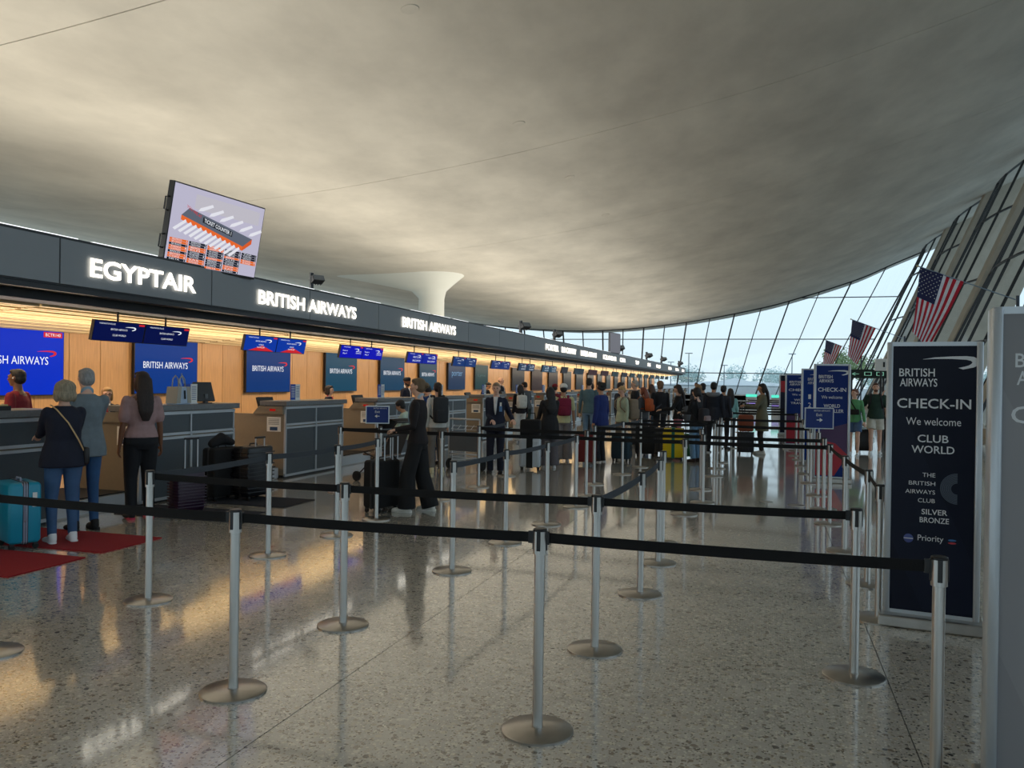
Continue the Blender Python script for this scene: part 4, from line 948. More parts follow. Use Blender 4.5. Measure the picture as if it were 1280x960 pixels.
    if st == 'turban':
        q2 = MB(); hball(q2, (0, -.012, .055), (.100, .108, .068)); hball(q2, (0, .03, .085), (.075, .06, .045))
        remesh(q2, 'turban', cloth(20, 24, 36), t, .012, 1); q = MB(); hb((0, .045, -.075), (.055, .052, .045)); hb((0, .0, -.05), (.078, .05, .035))
    if st in ('cap', 'capred'):
        cm = cloth(225, 222, 214) if st == 'cap' else cloth(120, 20, 34)
        q2 = MB(); hball(q2, (0, -.012, .055), (.092, .104, .075)); qq = MB().tube([(0, .06, .06), (0, .165, .04)], [(.07, .012), (.05, .006)], 12, side=(1, 0, 0)); q2.add([Hd(v) for v in qq.v], qq.f)
        remesh(q2, 'cap', cm, t, .01, 1)
    if q.v: remesh(q, 'beard' if st == 'turban' else 'hair', hm, t, .011, 1)
    # garments
    if top:
        o_ = .016 + .012 * coat; g_ = MB(); zb = hem * 1.72
        zl = [zb, .93, 1.0, 1.10, 1.22, 1.33, 1.41, 1.455]; zl = sorted(set([z_ for z_ in zl if z_ >= zb]))
        if zb < .86: zl = sorted(set(zl + [zb + (.93 - zb) * .5]))
        def prof(z_):
            T = [(.3, .20, .150), (.75, .188, .142), (.88, .184, .136), (.93, .176, .130), (1.0, .160, .116), (1.10, .128, .094), (1.22, .150, .112 if male else .118), (1.33, .166, .110), (1.41, .152, .086), (1.44, .105, .072), (1.46, .066, .062)]
            if coat: T = [(a, c + (.03 if a < 1.2 else .008), d + .015) for a, c, d in T]
            if male: T = [(a, c + (.012 if 1.0 < a < 1.4 else .0), d) for a, c, d in T]
            for (a, c, d), (a2, c2, d2) in zip(T, T[1:]):
                if z_ <= a2: k = (z_ - a) / (a2 - a); return (c + (c2 - c) * k) * (B if z_ < 1.4 else 1), (d + (d2 - d) * k) * (B if z_ < 1.4 else 1)
            return T[-1][1:]
        low_ = lambda z_: U((0, 0, z_)) if z_ >= .93 else V(0, 0, z_)
        g_.tube([low_(z_) for z_ in zl], [tuple(v * s for v in prof(z_)) for z_ in zl], 16, side=(1, 0, 0))
        for sx in (-1, 1):
            sh, el, wr = arms[sx]; sh2 = sh + (U((0, 0, 1.0)) - U((0, 0, .96))) * -.1
            k = coat * .006 * s
            if sleeve == 'long': g_.limb([sh2, sh2.lerp(el, .5), el, el.lerp(wr, .5), el.lerp(wr, .93)], [.056 * s + k, .052 * s * (.6 + .4 * B) + k, .045 * s + k, .042 * s + k, .036 * s + k], 12)
            elif sleeve == 'short': g_.limb([sh2, sh2.lerp(el, .35), sh2.lerp(el, .72)], [.060 * s, .060 * s * (.5 + .5 * B), .064 * s * (.5 + .5 * B)], 12)
        remesh(g_, 'jacket' if (coat or lapel) else ('t_shirt' if sleeve == 'short' else 'sweater'), cloth(*top), t, max(vox, .012), 2)
        if lapel:   # collar and shirt front
            q = MB(); w1 = .035
            q.tube([U((0, .075, 1.455)), U((0, .125 * B, 1.36)), U((0, .135 * B, 1.22)), U((0, .118 * B, 1.12))], [(.045 * s, .012 * s), (w1 * s, .010 * s), (.025 * s, .010 * s), (.008 * s, .008 * s)], 8, side=(1, 0, 0)); q.build('shirt_front', cloth(*lapel[0]), t, smooth=True)
            q = MB(); q.tube([U((0, -.03, 1.47)), U((0, .0, 1.485))], [(.066 * s, .07 * s), (.058 * s, .06 * s)], 14, side=(1, 0, 0)); q.build('collar', cloth(*lapel[0]), t, smooth=True)
            if len(lapel) > 1:
                q = MB(); q.tube([U((0, .095, 1.45)), U((0, .145 * B, 1.35)), U((0, .150 * B, 1.20))], [(.014 * s, .008 * s), (.02 * s, .006 * s), (.022 * s, .006 * s)], 6, side=(1, 0, 0)); q.build('tie', cloth(*lapel[1]), t, smooth=True)
    sty, lc = low
    g_ = MB()
    K = {'slim': (.090, .076, .060, .052, .046), 'straight': (.094, .083, .070, .066, .064), 'wide': (.098, .100, .102, .108, .118), 'flare': (.094, .085, .080, .098, .120), 'shorts': (.098, .100, .098, .098, .098), 'suit': (.094, .086, .074, .070, .068)}[sty]
    wz = [(0, 0, 1.03), (0, 0, .96), (0, -.01, .88), (0, -.005, .82)]
    g_.tube([U(wz[0]) if not bend else V(*wz[0])] + [V(*p) for p in wz[1:]], [(.142 * s * B, .100 * s * B), (.165 * s * B, .116 * s * B), (.172 * s * B, .122 * s * B), (.12 * s * B, .09 * s * B)], 16, side=(1, 0, 0))
    for sx in (-1, 1):
        hip = V(sx * hw, 0, .90); k_ = kn[sx]; a_ = an[sx]; bb = B
        if sty == 'shorts': g_.tube([hip, hip.lerp(k_, .45), hip.lerp(k_, .72)], [K[0] * s * bb, K[1] * s * bb, K[2] * s * bb], 12)
        else:
            e = a_ + (V(0, -.01, -.035) if sty in ('wide', 'flare', 'suit') else V(0, 0, .0))
            g_.tube([hip, hip.lerp(k_, .5), k_, k_.lerp(a_, .5), e], [K[0] * s * bb, K[1] * s * bb, K[2] * s * (1 + (bb - 1) * .6), K[3] * s, K[4] * s], 14)
    remesh(g_, 'shorts' if sty == 'shorts' else 'trousers', cloth(*lc), t, max(vox, .012), 2)
    for sx in (-1, 1):
        a_ = an[sx]; q = MB(); zs = .0
        q.limb([a_ + V(0, -.035, -.035), a_ + V(sx * .008, .05, -.045), a_ + V(sx * .02, .155, -.056)], [(.040 * s, .048 * s), (.042 * s, .038 * s), (.038 * s, .028 * s)], 12, side=(1, 0, 0))
        q.tube([a_ + V(0, -.02, -.02), a_ + V(0, -.01, .025)], .043 * s, 12)
        so = MB(); pts = [(.036 * math.cos(R(a)), -.05 + .035 * math.sin(R(a))) for a in range(180, 361, 30)] + [(.045, .06), (.05, .12)] + [(.012 + .036 * math.cos(R(a)), .15 + .045 * math.sin(R(a))) for a in range(0, 181, 30)] + [(-.03, .06)]
        c0_ = [(a_.x + (px if px > 0 else px) * s + sx * .004, a_.y + py * s) for px, py in pts]; n = len(c0_)
        so.add([(u, v, .0 + 0) for u, v in c0_] + [(u, v, .026 * s) for u, v in c0_], [tuple(range(n))[::-1], tuple(range(n, 2 * n))] + [(i, (i + 1) % n, n + (i + 1) % n, n + i) for i in range(n)])
        o = remesh(q, 'shoe', cloth(*shoe), t, .011, 1); so.build('sole', cloth(*(sole or shoe)), o)
    t['_a'] = 0; del t['_a']
    return t, s, U, Hd
def strap_on(parent, pts, wd, m, th=.006, name='strap'):
    q = MB()
    for a, b in zip(pts, pts[1:]): q.bar(a, b, wd, th)
    return q.build(name, m, parent)
def wear(P, name, label, cat): # a top-level thing worn by person P, in the wearer's frame
    t, s, U, Hd = P; return thing(name, label, cat, tuple(t.location), t.rotation_euler.z), s, U
def backpack(P, col, label, z0=1.02, z1=1.42, wd=.30, dp=.17, col2=None, off=.12, tilt=0):
    t, s, U = wear(P, 'backpack', label, 'backpack'); m = cloth(*col)
    q = MB(); q.rbox(-wd / 2, wd / 2, -off - dp, -off, z0, z1, .07); q.v = [tuple(U(v)) for v in q.v]; q.build('bag_body', m, t, smooth=True)
    q = MB(); q.rbox(-wd * .36, wd * .36, -off - dp - .05, -off - dp + .06, z0 + .02, z0 + (z1 - z0) * .52, .03); q.v = [tuple(U(v)) for v in q.v]; q.build('front_pocket', cloth(*(col2 or col)), t, smooth=True)
    for sx in (-1, 1):
        pts = [(sx * .09, -off - .01, z1 - .04), (sx * .10, -.06, 1.475), (sx * .105, .05, 1.46), (sx * .115, .135, 1.36), (sx * .13, .13, 1.22), (sx * .165, .03, 1.12), (sx * .13, -off, z0 + .08)]
        q = MB(); q.tube([U(p) for p in pts], [(.024, .009)] * len(pts), 8); q.build('shoulder_strap', m, t, smooth=True)
    q = MB(); q.tube([U(p) for p in [(-.03, -off - .06, z1 - .01), (0, -off - .06, z1 + .04), (.03, -off - .06, z1 - .01)]], .008, 6); q.build('grab_handle', m, t)
    return t
def phone(P, pos, label, tilt=50):
    t, s, U = wear(P, 'phone', label, 'phone'); M = Matrix.Translation(Vector(pos) * s) @ Matrix.Rotation(R(tilt), 4, 'X')
    MB().box(-.037, .037, -.004, .004, -.075, .075, M).build('case', M_BLACK, t); MB().box(-.034, .034, -.0055, -.004, -.07, .07, M).build('display', glow(150, 165, 190, .5), t); return t
def suitcase(x, y, rz, label, col, wd=.42, dp=.26, H=.64, ribs='v', band=None, handle=0, side=False, group=None, soft=False):
    t = thing('suitcase', label, 'suitcase', (x, y, 0), R(rz), group); m = mat('shell_%d_%d_%d' % col, lin(*col), .35 if not soft else .85, bump=.15 if soft else 0, bscale=200)
    sh = MB(); sh.rbox(-wd / 2, wd / 2, -dp / 2, dp / 2, .06, .06 + H, .05, 5).build('shell', m, t, smooth=True)
    q = MB()
    if ribs == 'v':
        for i in range(5): x_ = -wd * .34 + i * wd * .17; q.rbox(x_ - .012, x_ + .012, -dp / 2 - .008, dp / 2 + .008, .11, H + .0, .006, 2)
    elif ribs == 'h':
        for i in range(11): z_ = .12 + i * (H - .12) / 10.5; q.rbox(-wd / 2 - .006, wd / 2 + .006, -dp / 2 - .008, dp / 2 + .008, z_ - .009, z_ + .009, .006, 2)
    if q.v: q.build('ribs', m, t)
    bm = mat('band_%d' % (band or (40, 40, 42))[0], lin(*(band or (40, 40, 42))), .6)
    q = MB(); bw = .05 if band else .022; q.rbox(-wd / 2 - .004, wd / 2 + .004, -bw, bw, .056, H + .064, .02 if not band else .045, 5); q.build('zip_band', bm, t, smooth=True)
    if band: 
        q = MB()
        for d_ in (-.022, .0, .022): q.rbox(-wd / 2 - .006, wd / 2 + .006, d_ - .003, d_ + .003, .054, H + .066, .003, 2)
        q.build('zip_teeth', M_DARK, t)
    for a in (-1, 1):
        for b_ in (-1, 1):
            w_ = MB(); M = Matrix.Translation((a * (wd / 2 - .05), b_ * (dp / 2 - .045), .028)) @ Matrix.Rotation(R(90), 4, 'Y'); l = MB().lathe([(.008, -.012), (.028, -.012), (.028, .012), (.008, .012)], seg=14); w_.add([M @ Vector(v) for v in l.v], l.f); w_.build('wheel', M_RUB, t)
            MB().box(a * (wd / 2 - .05) - .018, a * (wd / 2 - .05) + .018, b_ * (dp / 2 - .045) - .018, b_ * (dp / 2 - .045) + .018, .045, .07).build('caster', M_DARK, t)
    q = MB(); zt = .06 + H; q.tube([(-.07, 0, zt - .005), (-.06, 0, zt + .03), (.06, 0, zt + .03), (.07, 0, zt - .005)], .010, 8); q.build('top_handle', bm, t, smooth=True)
    q = MB(); q.tube([(wd / 2 - .003, 0, zt * .42), (wd / 2 + .03, 0, zt * .46), (wd / 2 + .03, 0, zt * .62), (wd / 2 - .003, 0, zt * .66)], .009, 8); q.build('side_handle', bm, t, smooth=True)
    if handle:
        q = MB(); yb = -dp / 2 + .035
        for a in (-1, 1): q.tube([(a * .085, yb, zt - .01), (a * .085, yb, zt + handle)], .009, 8)
        q.build('pull_tubes', M_ALU, t); MB().tube([(-.095, yb, zt + handle), (.095, yb, zt + handle)], .014, 8).build('grip', M_DARK, t)
    return t

NAVY = (24, 28, 46); BLK = (22, 22, 26); JEAN = (52, 84, 126)
# couple in jeans at the first counters
P1 = person('woman with grey-blond bob, navy jacket, jeans and white trainers holding a phone', -6.88, 6.84, 62, 1.66, 'f', 'fair', ('bobfull', (150, 138, 116)), NAVY, 'long', .47, ('slim', (62, 92, 130)), (240, 240, 240),
    L=(-.12, .42, 1.12), Rr=(.12, .40, 1.16), coat=1, vox=.009, nod=14, yaw=10, build=1.1)
phone(P1, (.02, .52, 1.22), 'pale phone in the hand of the grey-blond woman')
t_, s_, U_ = wear(P1, 'shoulder_bag', 'tan leather strap bag worn across the navy jacket', 'bag')
q = MB(); q.tube([U_(p) for p in [(-.13, .0, 1.465), (-.10, -.10, 1.42), (-.0, -.150, 1.28), (.10, -.155, 1.10), (.17, -.10, .98)]], [(.009, .004)] * 5, 6); q.build('strap', mat('tan_leather', lin(196, 160, 112), .5), t_)
q = MB(); q.rbox(.16, .22, -.12, .12, .80, .98, .025); q.build('pouch', mat('dark_leather', lin(26, 24, 26), .5), t_, smooth=True)
P2 = person('tall man with grey hair, grey suit jacket and blue jeans, raising a watch-wearing arm', -7.22, 7.48, 66, 1.79, 'm', 'fair', ('short', (150, 150, 150)), (112, 124, 132), 'long', .46, ('slim', (46, 84, 128)), (30, 28, 30), L=(-.10, .44, 1.16), Rr=(.16, .40, 1.10), coat=1, vox=.009, nod=6, lapel=((150, 178, 196),))
phone(P2, (-.04, .55, 1.28), 'dark phone held up by the grey-haired man', 70)
t_, s_, U_ = wear(P2, 'wrist_watch', 'pale smart watch on the wrist of the grey-haired man', 'watch'); q = MB(); q.tube([(-.118 * s_, .385 * s_, 1.160 * s_), (-.110 * s_, .425 * s_, 1.162 * s_)], .036 * s_, 14); q.build('band', paint(170, 200, 196), t_)
P3 = person('blond agent in glasses, navy uniform and red tie behind the counter gap', -9.4, 10.14, -132, 1.54, 'f', 'fair', ('bob', (176, 136, 84)), NAVY, 'long', .47, ('slim', (20, 22, 34)), BLK, coat=1, vox=.009, lapel=((226, 228, 232), (150, 24, 40)), L=(-.16, .30, 1.02), Rr=(.16, .30, 1.02), nod=10)
t_, s_, U_ = wear(P3, 'glasses', 'thin dark glasses worn by the blond agent', 'glasses'); q = MB()
for sx in (-1, 1):
    ring = [P3[3]((sx * .031 + .023 * math.cos(a), .106, .010 + .018 * math.sin(a))) for a in [2 * math.pi * i / 14 for i in range(15)]]; q.tube(ring, .0022, 5); q.tube([P3[3]((sx * .054, .104, .016)), P3[3]((sx * .078, .0, .012))], .002, 5)
q.tube([P3[3]((-.008, .108, .012)), P3[3]((.008, .108, .012))], .002, 5); q.build('frame', M_BLACK, t_)
P4 = person('woman with long dark hair, dusty pink t-shirt and black trousers at the counter', -7.22, 8.34, 58, 1.77, 'f', 'brown', ('long', (40, 26, 22)), (164, 134, 134), 'short', .555, ('straight', (20, 22, 28)), (28, 26, 28), sole=(200, 60, 90), vox=.009, build=1.16, yaw=16)
P5 = person('man with short black hair and dark red polo shirt behind the first counter', -9.25, 8.45, 112, 1.78, 'm', 'brown', ('short', (24, 20, 20)), (126, 28, 38), 'short', .5, ('suit', BLK), BLK, vox=.009, build=1.1)
t_, s_, U_ = wear(P5, 'earphone', 'white wireless earphone in the ear of the man in red', 'earphone')
for sx in (-1, 1): q = MB(); q.ball(P5[3]((sx * .083, .008, -.002)), .011); q.build('bud', M_WHITE, t_, smooth=True)
P6 = person('curly dark-haired agent in profile behind the fully visible counter', -9.3, 16.55, -78, 1.57, 'f', 'fair', ('bob', (40, 28, 24)), NAVY, 'long', .47, ('suit', BLK), BLK, coat=1, lapel=((190, 60, 80),), nod=4)
P7 = person('young woman in profile with blond bun, black cardigan and wide black trousers, white shoes', -4.36, 10.1, 96, 1.74, 'f', 'fair', ('bun', (112, 92, 68)), (30, 24, 26), 'long', .515, ('wide', (20, 20, 23)), (232, 230, 222), L=(-.14, .25, 1.06), Rr=(.12, .27, 1.06), fdy=(.12, -.14), vox=.009, lapel=((178, 196, 212),), nod=4, build=.98)
P8 = person('bearded agent in a dark turban and navy suit behind the far counter', -9.25, 20.6, -95, 1.78, 'm', 'brown', ('turban', (26, 22, 22)), NAVY, 'long', .46, ('suit', NAVY), BLK, coat=1, lapel=((226, 228, 232), (60, 40, 80)), nod=6)
P9 = person('small boy with dark hair and pale mint jacket leaning over the pushchair', -5.95, 13.55, 100, 1.40, 'm', 'mid', ('thick', (28, 22, 20)), (186, 204, 190), 'long', .48, ('straight', (70, 72, 78)), (60, 60, 60), lean=24, L=(-.16, .50, .86), Rr=(.16, .50, .86), coat=1)
P10 = person('woman in striped top with a black backpack behind the woman in black', -5.92, 14.6, 40, 1.68, 'f', 'fair', ('pony', (46, 36, 30)), (214, 214, 210), 'long', .5, ('straight', (116, 110, 104)), (220, 214, 180))
backpack(P10, (44, 46, 50), 'dark grey backpack on the woman in the striped top', z0=.95, z1=1.45)
P11 = person('traveller in a bright blue jacket bending over the counter with a tan bag', -6.45, 15.9, 60, 1.72, 'm', 'fair', ('short', (30, 26, 26)), (28, 60, 116), 'long', .48, ('straight', (40, 66, 104)), (40, 40, 44), lean=30, L=(-.16, .56, 1.05), Rr=(.16, .56, 1.05), coat=1, build=1.1)
t_, s_, U_ = wear(P11, 'sling_bag', 'tan sling bag across the back of the bright blue jacket', 'bag'); q = MB(); q.rbox(-.15, .15, -.23, -.14, 1.08, 1.26, .03); q.v = [tuple(U_(v)) for v in q.v]; q.build('pouch', mat('tan_bag', lin(108, 84, 52), .6), t_, smooth=True)
q = MB(); q.tube([U_(p) for p in [(-.14, -.14, 1.2), (-.10, -.12, 1.42), (.02, -.04, 1.49), (.10, .10, 1.42)]], [(.012, .005)] * 4, 6); q.build('strap', M_WHITE, t_)
P12 = person('agent in black bending down behind the far desk', -9.6, 27.7, -100, 1.74, 'm', 'mid', ('short', (24, 22, 22)), BLK, 'long', .46, ('suit', BLK), BLK, lean=24, coat=1, L=(-.16, .5, .98), Rr=(.16, .5, .98))
P13 = person('balding agent in a dark suit and tie standing tall behind the far desks', -9.2, 28.7, -80, 1.86, 'm', 'fair', ('bald', (120, 100, 84)), (30, 32, 44), 'long', .46, ('suit', NAVY), BLK, coat=1, lapel=((228, 228, 232), (120, 40, 60)), nod=8)
P14 = person('uniformed woman in navy with a badge, one hand on a belt post, facing the camera', -4.86, 14.9, 192, 1.69, 'f', 'fair', ('short', (150, 128, 100)), (20, 26, 48), 'long', .465, ('suit', (20, 24, 42)), BLK, coat=1, vox=.009, lapel=((206, 206, 208),), L=(-.33, .10, 1.03), Rr=(.05, .20, 1.02), nod=8)
t_, s_, U_ = wear(P14, 'id_badge', 'blue and white badge on the lapel of the uniformed woman', 'badge'); MB().box(-.13, -.075, .158, .164, 1.16, 1.26).build('badge_card', paint(90, 130, 180), t_); MB().box(-.12, -.085, .156, .163, 1.26, 1.33).build('clip', M_WHITE, t_)
P15 = person('woman with long black hair, black top and white wide trousers, wearing a white backpack', -6.72, 22.8, 30, 1.63, 'f', 'mid', ('longwide', (22, 20, 22)), (26, 26, 32), 'long', .5, ('wide', (206, 208, 206)), (220, 220, 220), vox=.014)
backpack(P15, (206, 208, 204), 'white backpack on the long black-haired woman in white trousers', off=.13, wd=.32)
P16 = person('man in a grey shirt leaning at the far desk left of the red cap', -7.3, 25.6, 70, 1.72, 'm', 'fair', ('short', (36, 30, 28)), (84, 88, 92), 'short', .5, ('straight', (50, 66, 60)), (50, 50, 50), vox=.014, lean=10)
P17 = person('person in a dark red shirt and red cap behind the black coat', -5.9, 23.6, 40, 1.66, 'm', 'fair', ('capred', (40, 30, 28)), (120, 30, 36), 'short', .5, ('straight', (44, 52, 48)), (60, 60, 60), vox=.014, yaw=-30)
P18 = person('woman in a long black coat looking down beside the silver white suitcase', -4.18, 16.3, 30, 1.62, 'f', 'mid', ('longwide', (22, 18, 20)), (30, 30, 34), 'long', .36, ('wide', (98, 92, 96)), (226, 226, 226), coat=1, L=(-.2, .30, .95), Rr=(.14, .32, .98), nod=14, vox=.011)
P19 = person('person in a white cap and pale yellow shirt with a maroon backpack', -4.25, 17.75, 20, 1.68, 'm', 'mid', ('cap', (26, 22, 24)), (214, 208, 160), 'short', .5, ('wide', (130, 124, 124)), (214, 214, 214), vox=.012)
backpack(P19, (124, 24, 56), 'maroon backpack with a pink bottle on the person in the white cap', wd=.32)
t_, s_, U_ = wear(P19, 'water_bottle', 'pink bottle in the side pocket of the maroon backpack', 'bottle'); q = MB().lathe([(.01, 0), (.035, 0), (.036, .16), (.02, .19), (.02, .22), (.005, .22)], (-.18, -.21, 1.15)); q.v = [tuple(U_(v)) for v in q.v]; q.build('flask', paint(214, 150, 190), t_, smooth=True)
P20 = person('tall man seen from behind in a teal sweater and light jeans', -4.50, 21.7, -5, 1.84, 'm', 'fair', ('short', (40, 32, 28)), (84, 112, 122), 'long', .5, ('slim', (110, 140, 168)), (60, 60, 60), vox=.013)
P21 = person('person with curly black hair in a bright blue rain jacket, seen from the side', -3.46, 17.95, 70, 1.73, 'm', 'mid', ('curly', (22, 20, 22)), (26, 44, 106), 'long', .46, ('straight', (26, 28, 38)), (40, 40, 44), sole=(220, 220, 220), coat=1, vox=.012, build=1.05)
P22 = person('woman with short blond hair, pale green shirt and big taupe backpack, head bowed', -3.20, 19.2, 130, 1.65, 'f', 'fair', ('short', (196, 160, 110)), (176, 186, 160), 'long', .5, ('straight', (120, 112, 98)), (196, 190, 180), nod=30, vox=.013, build=1.1)
backpack(P22, (138, 122, 104), 'large taupe backpack on the blond woman with the bowed head', z0=.92, z1=1.42, wd=.42, dp=.24)
P23 = person('man with dark hair and stubble between the blond woman and the grey-haired man', -3.65, 21.6, -50, 1.74, 'm', 'fair', ('short', (44, 32, 28)), (40, 46, 62), 'long', .5, ('straight', (70, 70, 74)), (60, 60, 60), vox=.014)
P24 = person('man with grey hair and black jacket in profile, facing left', -3.56, 23.5, 100, 1.80, 'm', 'fair', ('short', (170, 166, 160)), (32, 34, 40), 'long', .48, ('straight', (120, 120, 122)), (40, 40, 44), coat=1, vox=.014)
P25 = person('woman with auburn hair and an orange backpack', -3.10, 21.9, 60, 1.62, 'f', 'fair', ('long', (130, 66, 44)), (70, 74, 80), 'long', .5, ('slim', (50, 56, 70)), (60, 60, 60), vox=.014)
backpack(P25, (176, 84, 40), 'orange backpack on the auburn-haired woman', wd=.26, z0=1.06)
P26 = person('woman with long brown hair and a light grey long-sleeved top', -3.14, 23.7, 40, 1.70, 'f', 'fair', ('long', (78, 52, 40)), (150, 154, 160), 'long', .5, ('slim', (80, 110, 140)), (60, 60, 60), vox=.014, L=(-.14, .34, 1.0))
P27 = person('young man with tousled light brown hair and black jacket', -2.75, 22.6, 30, 1.78, 'm', 'fair', ('thick', (128, 96, 66)), (28, 28, 34), 'long', .48, ('straight', (40, 44, 54)), (60, 60, 60), coat=1, vox=.014, yaw=-15)
P28 = person('dark-haired woman in black looking at a phone, grey bag on her back', -2.02, 20.1, 95, 1.70, 'f', 'fair', ('long', (38, 26, 24)), (24, 24, 28), 'long', .52, ('wide', (176, 110, 118)), (60, 50, 50), nod=24, L=(-.08, .38, 1.12), Rr=(.08, .38, 1.12), vox=.013)
backpack(P28, (92, 94, 100), 'grey drawstring backpack hanging low on the woman with the phone', z0=.86, z1=1.22, wd=.3, dp=.18)
phone(P28, (0, .46, 1.2), 'phone in the hands of the woman in the black top')
P29 = person('distant person in dark clothes standing alone before the glass', -3.2, 40.0, 180, 1.80, 'm', 'mid', ('short', (24, 22, 24)), (34, 40, 56), 'long', .5, ('straight', (30, 32, 40)), (30, 30, 30), vox=.018)
P30 = person('woman in black sweatshirt and light jeans with bowed head right of the yellow suitcase', -1.50, 18.9, 60, 1.64, 'f', 'fair', ('bob', (30, 24, 24)), (26, 28, 34), 'long', .5, ('straight', (104, 140, 172)), (46, 34, 34), nod=30, L=(-.08, .36, 1.14), Rr=(.10, .36, 1.12), vox=.012, build=1.08)
backpack(P30, (40, 38, 44), 'black backpack with pale straps and charms on the woman in light jeans', z0=.90, z1=1.26, wd=.3, col2=(150, 130, 130))
P31 = person('blond traveller half hidden behind the woman in light jeans', -1.75, 22.6, 20, 1.72, 'f', 'fair', ('bob', (150, 116, 78)), (60, 62, 70), 'long', .5, ('slim', (40, 42, 50)), (50, 50, 50), vox=.015)
P32 = person('person with black hair and a dark jacket with grey hood, from behind', -1.30, 21.7, -5, 1.78, 'm', 'mid', ('short', (18, 18, 20)), (28, 32, 44), 'long', .46, ('slim', (26, 28, 34)), (30, 30, 34), sole=(220, 220, 220), coat=1, vox=.013)
t_, s_, U_ = wear(P32, 'hood', 'grey hood lying on the shoulders of the dark jacket', 'hood'); q = MB(); q.tube([U_(p) for p in [(-.15, -.06, 1.44), (-.07, -.12, 1.42), (.07, -.12, 1.42), (.15, -.06, 1.44)]], [.045, .06, .06, .045], 10); remesh(q, 'hood_cloth', cloth(120, 124, 130), t_, .014)
P33 = person('person with black hair just right of the grey hood', -1.12, 23.0, -20, 1.70, 'f', 'mid', ('bun', (20, 20, 22)), (40, 44, 56), 'long', .5, ('slim', (30, 30, 34)), (40, 40, 44), vox=.015)
P34 = person('person in a pale teal top at the right end of the queue', -.98, 23.9, 15, 1.62, 'f', 'fair', ('long', (40, 32, 30)), (140, 190, 186), 'long', .5, ('slim', (70, 74, 80)), (60, 60, 60), vox=.015)
P35 = person('long-haired woman in an olive coat standing alone in the lane with a phone', -.12, 21.8, 98, 1.76, 'f', 'mid', ('longwide', (34, 26, 24)), (108, 106, 86), 'long', .33, ('slim', (60, 46, 44)), (206, 200, 190), coat=1, L=(-.10, .40, 1.18), Rr=(.10, .38, 1.16), nod=8, vox=.012)
phone(P35, (0, .50, 1.26), 'phone held up by the woman in the olive coat', 40)
P36 = person('tiny distant person in a red top beside the cyan lit kiosk', 1.05, 51.5, 90, 1.74, 'm', 'mid', ('short', (40, 30, 28)), (190, 30, 46), 'long', .5, ('straight', (60, 60, 70)), (60, 60, 60), vox=.018)
P37 = person('woman in a green sweatshirt, denim shorts and glasses walking toward the camera', 2.10, 22.6, 168, 1.66, 'f', 'fair', ('pony', (120, 70, 50)), (92, 156, 104), 'long', .5, ('shorts', (78, 104, 140)), (230, 230, 230), L=(-.26, .12, .86), Rr=(.22, -.02, .84), fdy=(.14, -.10), vox=.012, yaw=-35)
P38 = person('bearded man in a dark green shirt and white shorts walking toward the camera', 2.64, 23.1, 176, 1.82, 'm', 'fair', ('short', (96, 60, 44)), (40, 64, 54), 'short', .5, ('shorts', (214, 208, 194)), (236, 236, 236), fdy=(-.08, .14), vox=.012, build=1.08, Rr=(.30, .14, 1.12))
q = MB(); q.ball(P38[3]((0, .055, -.075)), (.052, .05, .04)); remesh(q, 'beard', hairmat((96, 60, 44)), P38[0], .012)
t_, s_, U_ = wear(P37, 'waist_bag', 'black bag slung across the green sweatshirt', 'bag'); q = MB(); q.rbox(-.13, .09, .13, .20, 1.02, 1.16, .03); q.build('pouch', M_RUB, t_, smooth=True); q = MB(); q.tube([(.12, .02, 1.47), (.06, .13, 1.32), (-.06, .15, 1.12)], [(.015, .006)] * 3, 6); q.build('strap', M_RUB, t_)
backpack(P38, (30, 32, 36), 'black backpack worn by the bearded man in white shorts', z0=1.0, z1=1.44)
P39 = person('person in a long black outfit walking away at the right, behind the bearded man', 3.72, 29.2, 0, 1.60, 'f', 'mid', ('short', (24, 22, 24)), (24, 24, 28), 'long', .36, ('wide', (22, 22, 26)), (24, 24, 26), coat=1, vox=.014)
P40 = person('traveller in a grey top with raised arm right of the bearded man', 3.35, 25.6, 170, 1.74, 'm', 'fair', ('cap', (90, 80, 70)), (150, 156, 150), 'short', .5, ('straight', (60, 60, 64)), (60, 60, 60), Rr=(.22, .30, 1.5), vox=.014)
P41 = person('person with black hair bending at the desk behind the white cap', -5.1, 24.9, 60, 1.70, 'm', 'mid', ('short', (26, 22, 22)), (60, 62, 70), 'long', .5, ('straight', (40, 40, 46)), (40, 40, 40), vox=.016)
P42 = person('dark-haired person behind the man in black jacket, near the back of the queue', -1.9, 26.3, 10, 1.74, 'm', 'mid', ('thick', (26, 20, 20)), (30, 30, 36), 'long', .5, ('slim', (40, 44, 54)), (40, 40, 40), vox=.016)

# luggage
suitcase(-7.12, 6.53, -27, 'teal hard suitcase with a grey zip band beside the grey-blond woman', (12, 142, 172), .46, .30, .60, 'n', band=(150, 156, 176))
tg = [o for o in bpy.data.objects if o.name == 'suitcase'][-1]; MB().box(.232, .236, .06, .10, .42, .56).build('luggage_tag', M_WHITE, tg)
suitcase(-6.85, 8.72, 70, 'dark purple ribbed cabin case with a tall chrome handle behind the woman in pink', (44, 20, 44), .38, .24, .50, 'h', handle=.40)
suitcase(-6.95, 10.25, 80, 'large black horizontally ribbed suitcase with its grey handle up', (26, 26, 30), .50, .32, .70, 'h', handle=.12)
suitcase(-7.30, 10.02, 76, 'black soft suitcase with a coat on top behind the ribbed one', (14, 14, 16), .48, .28, .68, 'n', soft=True)
q = MB(); q.limb([(-.18, 0, .0), (0, .02, .06), (.18, 0, .0)], [.06, .09, .05], 12); o = remesh(q, 'folded_coat', cloth(18, 18, 22), None, .014); o.location = (-7.30, 10.02, .80); o.rotation_euler.z = R(80); tag(o, 'black coat bundled on top of the soft black suitcase', 'coat')
